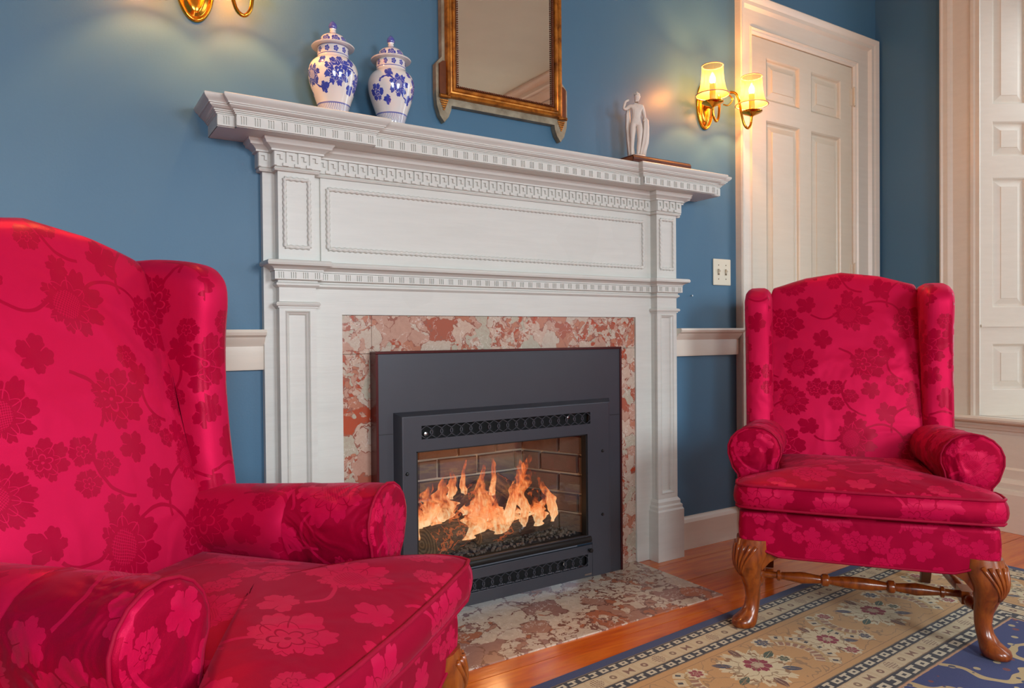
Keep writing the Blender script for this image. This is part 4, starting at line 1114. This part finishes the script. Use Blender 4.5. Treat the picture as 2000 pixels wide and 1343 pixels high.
MB().box(gx0-0.003, gx1+0.003, -0.0315, -0.028, gz0-0.003, gz1+0.003).build('mirror_glass', 'mirror', mr_, mo)
# silvered back board showing round the frame, with shaped ears at the lower corners
bx0, bx1, bz0 = gx0-0.050, gx1+0.050, gz0-0.062
poly = [(bx0, gz1+0.05), (bx0, 1.815), (bx0-0.022, 1.790), (bx0-0.022, 1.690), (bx0-0.019, 1.655), (bx0-0.008, 1.622), (bx0+0.008, 1.602), (bx0+0.024, 1.622), (bx0+0.033, 1.645), (bx0+0.035, bz0),
        (bx1-0.035, bz0), (bx1-0.033, 1.645), (bx1-0.024, 1.622), (bx1-0.008, 1.602), (bx1+0.008, 1.622), (bx1+0.019, 1.655), (bx1+0.022, 1.690), (bx1+0.022, 1.790), (bx1, 1.815), (bx1, gz1+0.05)]
MB().prism(poly, -0.025, -0.002, 'xz').build('back_board', 'frame_back', mr_, mo)
for xe in (bx0, bx1):
    s_ = 1 if xe == bx0 else -1
    MB().prism([(xe-0.012*s_, 1.79), (xe-0.012*s_, 1.690), (xe+0.020*s_, 1.690), (xe+0.020*s_, 1.80), (xe, 1.80)], -0.033, -0.024, 'xz').build('ear_panel', 'gilt_dark', mr_, mo, bevel=0.001)
    MB().tube([(xe-0.013*s_, -0.034, 1.685), (xe+0.024*s_, -0.034, 1.685)], 0.006, 10).build('ear_roll', 'gilt', mr_, mo, smooth=True)
    hk = MB()
    for r_ in range(5):
        for q in range(5-r_):
            hk.lathe([(0, -.004), (.0035, -.002), (.0042, .002)], 6, 'y', (xe+0.006*s_+(q-(4-r_)/2)*0.0062, -0.0265, 1.674-r_*0.0075))
    hk.build('ear_boss', 'gilt', mr_, mo, smooth=True)

# ------------------------------------------------------------------ wall sconces
def sconce(x, z, label):
    s_ = thing('wall_sconce', label, 'wall lamp', (x, 0, z), 0, 'brass two-arm wall sconces')
    rings = []
    for d, y in ((0.0, -0.001), (0.0, -0.006), (-0.003, -0.010), (-0.008, -0.010), (-0.011, -0.007), (-0.014, -0.008), (-0.020, -0.014), (-0.028, -0.017), (-0.040, -0.018)):
        ring = []
        for k in range(40):
            a = 2*PI*k/40
            ring.append(((0.050+d)*math.cos(a), y, (0.100+d)*math.sin(a)))
        rings.append(ring)
    MB().loft(rings, True, (True, True)).build('back_plate', 'brass', s_, smooth=True, angle=60)
    MB().lathe([(0, -0.075), (0.006, -0.073), (0.009, -0.066), (0.006, -0.058), (0.012, -0.052), (0.019, -0.044), (0.021, -0.036), (0.015, -0.026), (0.013, -0.012)], 20, 'y', (0, 0, 0)).build('arm_boss', 'brass', s_, smooth=True, angle=60)
    for sg in (-1, 1):
        pts = [(0.008*sg, -0.038, 0.002), (0.020*sg, -0.070, 0.018), (0.034*sg, -0.100, 0.034), (0.050*sg, -0.122, 0.030), (0.060*sg, -0.134, 0.0), (0.066*sg, -0.140, -0.052), (0.078*sg, -0.145, -0.100), (0.096*sg, -0.149, -0.115), (0.112*sg, -0.151, -0.098), (0.118*sg, -0.152, -0.062)]
        arm = MB().tube(smoothpath(pts, 7), 0.0052, 10)
        arm.tube(smoothpath([(0.034*sg, -0.100, 0.030), (0.046*sg, -0.112, 0.006), (0.036*sg, -0.10, -0.016), (0.020*sg, -0.085, -0.012)], 5), 0.0032, 8)
        ar = arm.build('arm', 'brass', s_, smooth=True, angle=180)
        ax, ay = 0.118*sg, -0.152
        MB().lathe([(0, -.066), (0.006, -.064), (0.012, -.060), (0.030, -.053), (0.042, -.046), (0.0425, -.0435), (0.038, -.0445), (0.022, -.050), (0.012, -.050), (0.012, -.046), (0.015, -.044), (0.015, -.036), (0.0135, -.034), (0, -.034)], 28, 'z', (ax, ay, 0)).build('drip_pan', 'brass', ar, smooth=True, angle=50)
        MB().lathe([(0.0115, -.034), (0.0115, 0.028), (0.0, 0.028)], 16, 'z', (ax, ay, 0)).build('candle_sleeve', 'candle', ar, smooth=True)
        MB().lathe([(0, 0.028), (0.008, 0.029), (0.012, 0.042), (0.010, 0.056), (0.004, 0.072), (0, 0.078)], 14, 'z', (ax, ay, 0)).build('bulb', 'bulb', ar, smooth=True, angle=180)
        sp = [(0.0655, 0.0), (0.0565, 0.012), (0.0500, 0.030), (0.0452, 0.055), (0.0425, 0.085), (0.0415, 0.116)]
        sh = MB().lathe(sp, 40); sh.f = [f for f in sh.f if len(f) == 4]; sh.uv = [None]*len(sh.f)
        so = sh.build('lamp_shade', 'shade', ar, smooth=True, angle=50); so.location = (ax, ay, -0.016)
        tb = MB()
        for r, h in ((0.0655, 0.0), (0.0415, 0.116)):
            tb.tube([(r*math.cos(2*PI*k/36), r*math.sin(2*PI*k/36), h) for k in range(36)], 0.0022, 6, closed=True)
        tb.build('shade_trim', 'shade_trim', so, smooth=True, angle=180)
        lp = bpy.data.lights.new('bulb_light', 'POINT'); lp.energy = 16; lp.color = (1.0, 0.42, 0.115); lp.shadow_soft_size = 0.012
        lo = bpy.data.objects.new('bulb_light', lp); COL.objects.link(lo); lo.location = (x+ax, ay, z+0.05)
    return s_
sconce(2.345, 1.866, 'lit brass sconce with two cream shades between the chimneypiece and the door')
sconce(0.339, 1.866, 'lit brass sconce cut off at the top edge, above the near chair')

# ------------------------------------------------------------------ light switch and a nail
sw = thing('light_switch', 'cream double light switch plate on the blue wall beside the door', 'switch', (2.446, 0, 1.165))
MB().box(-0.055, 0.055, -0.006, -0.0002, -0.057, 0.057).build('plate', 'ivory', sw, bevel=0.003)
for x in (-0.023, 0.023):
    MB().box(x-0.0055, x+0.0055, -0.0068, -0.005, -0.013, 0.013).build('slot', 'ivory_dark', sw)
    MB().add([(x-.0045, -.006, -.006), (x+.0045, -.006, -.006), (x+.0045, -.006, .008), (x-.0045, -.006, .008), (x-.0035, -.017, .006), (x+.0035, -.017, .006), (x+.0035, -.015, .013), (x-.0035, -.015, .013)],
             [(0, 3, 2, 1), (4, 5, 6, 7), (0, 1, 5, 4), (1, 2, 6, 5), (2, 3, 7, 6), (3, 0, 4, 7)]).build('toggle', 'ivory', sw)
    for z in (-0.030, 0.030): MB().lathe([(0, -.0076), (.0025, -.007), (.003, -.0055)], 8, 'y', (x, 0, z)).build('screw', 'ivory_dark', sw)
tag(MB().lathe([(0, -.012), (.0035, -.0115), (.0035, -.010), (.0012, -.0095), (.0012, .002)], 10, 'y', (2.256, 0, 1.059)).build('nail', 'chrome'), 'tiny bright nail head in the blue wall left of the light switch', 'nail')

# ------------------------------------------------------------------ rug
ra = math.radians(4.0)
rug_o = (1.863+1.174*math.cos(ra), -0.568+1.174*math.sin(ra), 0.0)
nx, ny = 60, 40; vs_ = []; fs_ = []
for j in range(ny+1):
    for i in range(nx+1):
        x, y = -RUG_L*i/nx, -RUG_W*j/ny
        ed = min(i, j, nx-i, ny-j)
        vs_.append((x, y, 0.0048+(0.0004*math.sin(x*7)*math.sin(y*5) if ed else -0.0012)))
n0 = len(vs_)
for j in range(ny):
    for i in range(nx):
        a = j*(nx+1)+i; fs_.append((a+1, a, a+nx+1, a+nx+2))
rim = [i for i in range(nx+1)]+[j*(nx+1)+nx for j in range(1, ny+1)]+[ny*(nx+1)+i for i in range(nx-1, -1, -1)]+[j*(nx+1) for j in range(ny-1, 0, -1)]
for k in rim: vs_.append((vs_[k][0]*1.0008, vs_[k][1]*1.0008, 0.0006))
L_ = len(rim)
for k in range(L_): fs_.append((rim[k], rim[(k+1) % L_], n0+(k+1) % L_, n0+k))
rug = MB().add(vs_, fs_).build('persian_rug', 'rug', smooth=True)
rug.location = rug_o; rug.rotation_euler = (0, 0, ra)
tag(rug, 'Persian rug with tan floral border, cream bands and blue field on the pine floor', 'rug')

# ------------------------------------------------------------------ wing chairs (local: faces -y, x to the right seen from the front)
def uv_box(co, n):
    a = [abs(c) for c in n]
    if a[2] >= a[0] and a[2] >= a[1]: return (co[0], co[1])
    if a[1] >= a[0]: return (co[0], co[2])
    return (co[1], co[2])
def superpt(t, w, d, e1, e2):
    c, s_ = math.cos(t), math.sin(t)
    return (w*math.copysign(abs(c)**e1, c), d*math.copysign(abs(s_)**e2, s_))
def inset(poly, d):
    n = len(poly); out = []
    for i in range(n):
        (x0, y0), (x1, y1), (x2, y2) = poly[i-1], poly[i], poly[(i+1) % n]
        tx, ty = x2-x0, y2-y0; l = math.hypot(tx, ty) or 1
        out.append((x1-ty/l*d, y1+tx/l*d))        # counter-clockwise polygons shrink
    return out
def ccw(poly):
    a = sum(p[0]*q[1]-q[0]*p[1] for p, q in zip(poly, poly[1:]+poly[:1]))
    return poly if a > 0 else poly[::-1]
def roundpoly(pts, n=4):
    """closed Catmull-Rom polygon"""
    P_ = [Vector((*p, 0)) for p in pts]; out = []; L_ = len(P_)
    for i in range(L_):
        a, b, c, d = P_[i-1], P_[i], P_[(i+1) % L_], P_[(i+2) % L_]
        for k in range(n):
            t = k/n; q = 0.5*((2*b)+(c-a)*t+(2*a-5*b+4*c-d)*t*t+(3*b-a-3*c+d)*t**3)
            out.append((q.x, q.y))
    return out
TILT = 0.285
def yback(z): return 0.544+(z-0.434)*TILT

def make_chair(label):
    ch = thing('wing_chair', label, 'armchair', (0, 0, 0), 0, 'crimson damask wing chairs by the fire')
    DM, DR = 'crimson_damask', 'crimson_damask_reversed_sheen'
    # ---- back rest with a camel-back top
    def ztop(x): return 1.062+0.062*max(0, math.cos(min(1, abs(x)/0.285)*PI*0.5))**1.3
    NU = 64; rings = []
    def ringat(v, sc_=1.0, up_=0.0):
        ring = []
        for k in range(NU):
            t = 2*PI*k/NU
            wv = 0.274 if v < 0.8 else 0.274-0.030*((v-0.8)/0.2)**1.5
            x, dd = superpt(t, wv, 1.0, 0.28, 0.45)
            z = 0.40+v*(ztop(x)-0.40)+up_
            front = 0.0+0.030*max(0, 1-(x/0.268)**2)*math.sin(PI*min(1, max(0, 0.10+v*0.86)))**0.7
            y0 = yback(min(z, 1.15))
            yd = (-(0.018+front) if dd < 0 else 0.085)*abs(dd)*sc_
            ymid = 0.034*(1-sc_)
            ring.append((x*(1 if sc_ == 1 else 0.985+0.015*sc_), y0+yd+ymid, z))
        return ring
    for v in [0, .08, .16, .24, .32, .4, .48, .56, .64, .72, .79, .85, .9, .94, .965]: rings.append(ringat(v))
    for q, s_ in ((.980, .93), (.990, .80), (.997, .58), (1.0, .28), (1.001, .05)): rings.append(ringat(q, s_))
    MB().loft(rings, True, (True, True)).build('backrest', DM, ch, smooth=True, angle=180, uvf=lambda co, n: (co[0]+.07, co[2]*1.04+.03))
    # ---- wings
    for sg in (-1, 1):
        pr = [(0.522, 0.50), (0.530, 0.60), (0.543, 0.70), (0.551, 0.80), (0.551, 0.90), (0.546, 0.965), (0.549, 1.010), (0.566, 1.040), (0.600, 1.058), (0.660, 1.068), (0.735, 1.070), (0.790, 1.060), (0.785, 1.00), (0.745, 0.86), (0.700, 0.70), (0.665, 0.58), (0.645, 0.50), (0.58, 0.485)]
        pr = ccw(roundpoly(pr, 3))
        xi, xo = 0.246, 0.343
        rings = []
        for x, d in ((xi-.001, .040), (xi+.004, .020), (xi+.013, .008), (xi+.026, .001), ((xi+xo)/2, 0.0), (xo-.026, .001), (xo-.013, .008), (xo-.004, .020), (xo, .040)):
            rings.append([(sg*(x+0.012*(z-0.78)), y, z) for y, z in inset(pr, d)])
        MB().loft(rings, True, (True, True)).build('wing', DM, ch, smooth=True, angle=180, uvf=lambda co, n: (co[1]+.02, co[2]*1.02) if abs(n[0]) > 0.6 else (co[0]+.3, co[2]))
    # ---- rolled arms
    for sg in (-1, 1):
        def prof(y):
            k = (y-0.150)/0.42
            cx, cz, R = 0.300-0.022*k, 0.520-0.020*k, 0.077
            P_ = [(0.252, 0.345), (0.236, 0.40), (0.236, 0.446)]
            for a in range(-150, -390, -20):
                an = math.radians(a)
                P_.append((cx+(R+0.004)*math.cos(an), cz+R*0.98*math.sin(an)))
            P_ += [(cx+0.066, cz-0.058), (0.350-0.012*k, 0.44), (0.343, 0.38), (0.341, 0.30), (0.340, 0.262), (0.30, 0.258), (0.26, 0.262)]
            return ccw(P_)
        def ring(y, d=0.0, wob=0.0):
            p = prof(y)
            if d: p = inset(p, d)
            return [(sg*x, y+wob, z) for x, z in p]
        rings = []
        ys = [0.155, 0.165, 0.20, 0.25, 0.325, 0.327, 0.38, 0.44, 0.52, 0.58, 0.66]
        rings.append(ring(0.1405, 0.016)); rings.append(ring(0.1415, 0.011)); rings.append(ring(0.146, 0.006))
        for y in ys: rings.append(ring(y, 0.003 if y < 0.326 else 0.0))
        MB().loft(rings, True, (True, True), ngon=True).build('arm', DM, ch, smooth=True, angle=60, uvf=lambda co, n: None if abs(n[1]) < 0.8 else (co[0], co[2]+.2))
        # loose arm cap slipped over the front of the arm
        cv = [ring(0.1365, 0.013), ring(0.1375, 0.008), ring(0.142, 0.003)]+[ring(y, 0.0+0.0012*math.sin(y*90)) for y in (0.150, 0.16, 0.18, 0.20, 0.22, 0.25, 0.28, 0.31, 0.333)]+[ring(0.334, 0.003)]
        MB().loft(cv, True, (True, False), ngon=True).build('arm_cover', 'crimson_damask_loose', [c for c in ch.children if c.name.startswith('arm')][-1], smooth=True, angle=60, uvf=lambda co, n: None if abs(n[1]) < 0.8 else (co[0], co[2]+.2))
        w_ = MB().tube([(x, y-0.001, z) for x, y, z in ring(0.146, 0.000)], 0.0032, 6, closed=True)
        arm_o = [c for c in ch.children if c.name.startswith('arm')][-1]
        w_.build('welt', 'cord', arm_o, smooth=True, angle=180)
    # ---- upholstered seat frame, its lower edge dipping between the legs
    def outline(w, y0, y1, r, n=7):
        pts = []
        for cx, cy, a0 in ((-w+r, y1-r, PI/2), (-w+r, y0+r, PI), (w-r, y0+r, 1.5*PI), (w-r, y1-r, 0)):
            for k in range(n): a = a0+PI/2*k/(n-1); pts.append((cx+r*math.cos(a), cy+r*math.sin(a)))
        return pts
    def dense(pts, step=0.03):
        out = []
        for i, p in enumerate(pts):
            q = pts[(i+1) % len(pts)]; L_ = math.hypot(q[0]-p[0], q[1]-p[1]); n = max(1, int(L_/step))
            for k in range(n): out.append((p[0]+(q[0]-p[0])*k/n, p[1]+(q[1]-p[1])*k/n))
        return out
    ol = dense(outline(0.340, 0.006, 0.64, 0.022))
    def zb(x, y):
        if y < 0.10:
            a = abs(x); t = max(0, min(1, (a-0.215)/0.10)); return 0.224+0.030*t*t*(3-2*t)
        return 0.245
    rings = [[(x*0.97, y*0.97+0.01, zb(x, y)+0.012) for x, y in ol]]
    for f in (0.0, 0.06, 0.3, 0.6, 0.9, 1.0):
        bul = 1+0.010*math.sin(PI*f)
        rings.append([(x*bul, (y-0.3)*bul+0.3, zb(x, y)+(0.352-zb(x, y))*f) for x, y in ol])
    rings.append([(x*0.95, (y-0.3)*0.95+0.3, 0.3595) for x, y in ol])
    fr_ = MB().loft(rings, True, (True, True)).build('seat_frame', DR, ch, smooth=True, angle=60, uvf=uv_box)
    MB().tube([(x*1.002, (y-0.3)*1.002+0.3, zb(x, y)+0.001) for x, y in ol], 0.0042, 6, closed=True).build('welt', 'cord', fr_, smooth=True, angle=180)
    # ---- T-shaped seat cushion
    T_ = [(-0.232, 0.555), (-0.228, 0.30), (-0.226, 0.118), (-0.245, 0.096), (-0.315, 0.092), (-0.342, 0.080), (-0.349, 0.050), (-0.348, 0.005), (-0.338, -0.016), (-0.30, -0.026), (-0.15, -0.034), (0, -0.037)]
    T_ = T_+[(-x, y) for x, y in T_[-2::-1]]
    pl_ = []
    for i, p in enumerate(T_):
        q = T_[(i+1) % len(T_)]; L_ = math.hypot(q[0]-p[0], q[1]-p[1]); n = max(1, int(L_/0.025))
        for k in range(n): pl_.append((p[0]+(q[0]-p[0])*k/n, p[1]+(q[1]-p[1])*k/n))
    pl_ = ccw(pl_)
    cen = (0, 0.24)
    def sc2(f): return [(cen[0]+(x-cen[0])*f, cen[1]+(y-cen[1])*f) for x, y in pl_]
    rings = []
    def zrow(z, f, d=0): return [(x, y, z) for x, y in (inset(sc2(f), d) if d else sc2(f))]
    rings.append(zrow(0.360, 0.3)); rings.append(zrow(0.360, 0.86)); rings.append(zrow(0.367, 0.94)); rings.append(zrow(0.371, 1.0, 0.006))
    for z, d in ((0.375, 0.0), (0.388, -0.007), (0.402, -0.009), (0.420, -0.007), (0.436, 0.0), (0.441, 0.005)): rings.append(zrow(z, 1.0, d))
    for f in (0.95, 0.88, 0.78, 0.66, 0.52, 0.36, 0.18): rings.append([(x, y, 0.443+0.040*(1-f**2.2)) for x, y in sc2(f)])
    cu = MB().loft(rings, True, (True, True)).build('seat_cushion', DR, ch, smooth=True, angle=180, uvf=uv_box)
    for z in (0.4395, 0.3735):
        pp = inset(sc2(1.0), 0.0005)
        MB().tube([(x, y, z) for x, y in pp], 0.0046, 7, closed=True).build('piping', 'cord', cu, smooth=True, angle=180)
    # ---- legs
    for sg in (-1, 1):
        lx, ly = 0.296, 0.050
        o_ = lambda d: (lx+d*0.72, ly-d*0.72)
        spec = [(0.000, 0.040, .020), (0.004, 0.041, .029), (0.014, 0.040, .033), (0.026, 0.036, .0325), (0.040, 0.026, .027), (0.060, 0.015, .0225), (0.085, 0.010, .0215), (0.115, 0.012, .0240), (0.145, 0.019, .0290), (0.172, 0.026, .0360), (0.195, 0.028, .0420), (0.215, 0.022, .0465), (0.240, 0.012, .0500), (0.270, 0.004, .0500)]
        rings = []
        for z, d, r in spec:
            cx, cy = o_(d); ring = []
            for k in range(20):
                a = 2*PI*k/20; e_ = 1.0 if z < 0.11 else 1+0.12*abs(math.sin(2*a))*min(1, (z-0.11)/0.1)
                toe = 1.0+(0.35*max(0, math.cos(a+PI/4))**2 if z < 0.035 else 0)
                ring.append((sg*(cx+r*e_*toe*math.cos(a)), cy+r*e_*toe*math.sin(a), z))
            rings.append(ring)
        lb = MB().loft(rings, True, (True, True))
        # ears that run in under the seat rail
        for dx_, dy_ in ((-1, 0), (0, 1)):
            rr = []
            for t in range(6):
                f = t/5; L_ = 0.115*f
                h0 = 0.175+0.072*f**0.6
                hw = 0.026*(1-0.45*f)
                cx, cy = lx+dx_*(0.02+L_), ly+dy_*(0.02+L_)
                if dx_: rr.append([(sg*cx, cy-hw-.012, 0.262), (sg*cx, cy+hw, 0.262), (sg*cx, cy+hw*.8, h0), (sg*cx, cy-hw*.8-.010, h0)])
                else: rr.append([(sg*(cx-hw), cy, 0.262), (sg*(cx+hw+.012), cy, 0.262), (sg*(cx+hw*.8+.010), cy, h0), (sg*(cx-hw*.8), cy, h0)])
            lb.loft(rr, True, (True, True))
        leg = lb.build('leg', 'wood', ch, smooth=True, angle=50)
        # carved shell: flutes fanning up from the knee
        sh = MB()
        for q in range(-3, 4):
            a = -PI/4+q*0.27
            pts = []; rad = []
            for t in range(7):
                f = t/6; z = 0.158+0.094*f
                r_ = lerp([(s[0], s[2]) for s in spec], z); d_ = lerp([(s[0], s[1]) for s in spec], z)
                cx, cy = o_(d_); an = -PI/4+(a+PI/4)*(0.15+0.85*f**0.9)*1.25
                e_ = 1+0.12*abs(math.sin(2*an))*min(1, (z-0.11)/0.1)
                pts.append((sg*(cx+r_*e_*math.cos(an)), cy+r_*e_*math.sin(an), z)); rad.append(0.0022+0.0040*f)
            sh.tube(pts, rad, 7)
        sh.build('shell_carving', 'wood', leg, smooth=True, angle=180)
        # raked square rear leg
        rr = []
        for z, w, dy in ((0.0, .015, .052), (0.06, .0165, .030), (0.14, .018, .012), (0.26, .021, 0.0)):
            rr.append([(sg*0.262-w, 0.585+dy-w, z), (sg*0.262+w, 0.585+dy-w, z), (sg*0.262+w, 0.585+dy+w, z), (sg*0.262-w, 0.585+dy+w, z)])
        MB().loft(rr, True, (True, True)).build('leg', 'dark_wood', ch, bevel=0.002)
        # side stretcher with a block where the cross stretcher meets it
        zs_ = 0.118
        pf = [(0.0, .010), (.02, .012), (.03, .017), (.045, .019), (.06, .016), (.075, .010)]
        ss = MB().lathe([(r, 0.062+h) for h, r in pf], 14, 'y', (0, 0, 0))
        ss.v = [(sg*0.290+x, y, zs_+z) for x, y, z in ss.v]
        ss.box(min(sg*0.290-.019, sg*0.290+.019), max(sg*0.290-.019, sg*0.290+.019), 0.135, 0.205, zs_-.019, zs_+.019)
        rr = [(0.205, .012), (0.225, .016), (0.30, .0155), (0.42, .0125), (0.56, .011), (0.60, .011)]
        ss.loft([[(sg*(0.290-0.028*(y-0.2)/0.4)+r*math.cos(2*PI*k/12), y, zs_+r*math.sin(2*PI*k/12)) for k in range(12)] for y, r in rr], True, (True, True))
        ss.build('side_stretcher', 'wood', ch, smooth=True, angle=40)
    half = [(0.0, .0135), (.075, .0185), (.120, .0125), (.124, .017), (.130, .0185), (.136, .017), (.140, .0125)]
    pf = [(0.275, .0105), (0.235, .0105), (0.232, .0165), (0.224, .0165), (0.221, .011), (0.16, .0185), (0.105, .012), (0.100, .0185), (0.092, .0195), (0.084, .0185), (0.079, .012), (0.040, .0175), (0.0, .0195)]
    full = [(-x, r) for x, r in pf]+[(x, r) for x, r in pf[-2::-1]]
    MB().lathe([(r, x) for x, r in full], 16, 'x', (0, 0.17, 0.118)).build('cross_stretcher', 'wood', ch, smooth=True, angle=40)
    return ch

chair_a = make_chair('near crimson damask wing chair at the left edge, turned away toward the hearth')
chair_a.location = (0.431, -1.072, 0.0054); chair_a.rotation_euler = (0, 0, math.radians(40))
chair_b = copy_tree(chair_a)
chair_b['label'] = 'far crimson damask wing chair seen whole from the front, standing on the rug'
chair_b.location = (1.9477, -0.9490, 0.0054); chair_b.rotation_euler = (0, 0, math.radians(307))
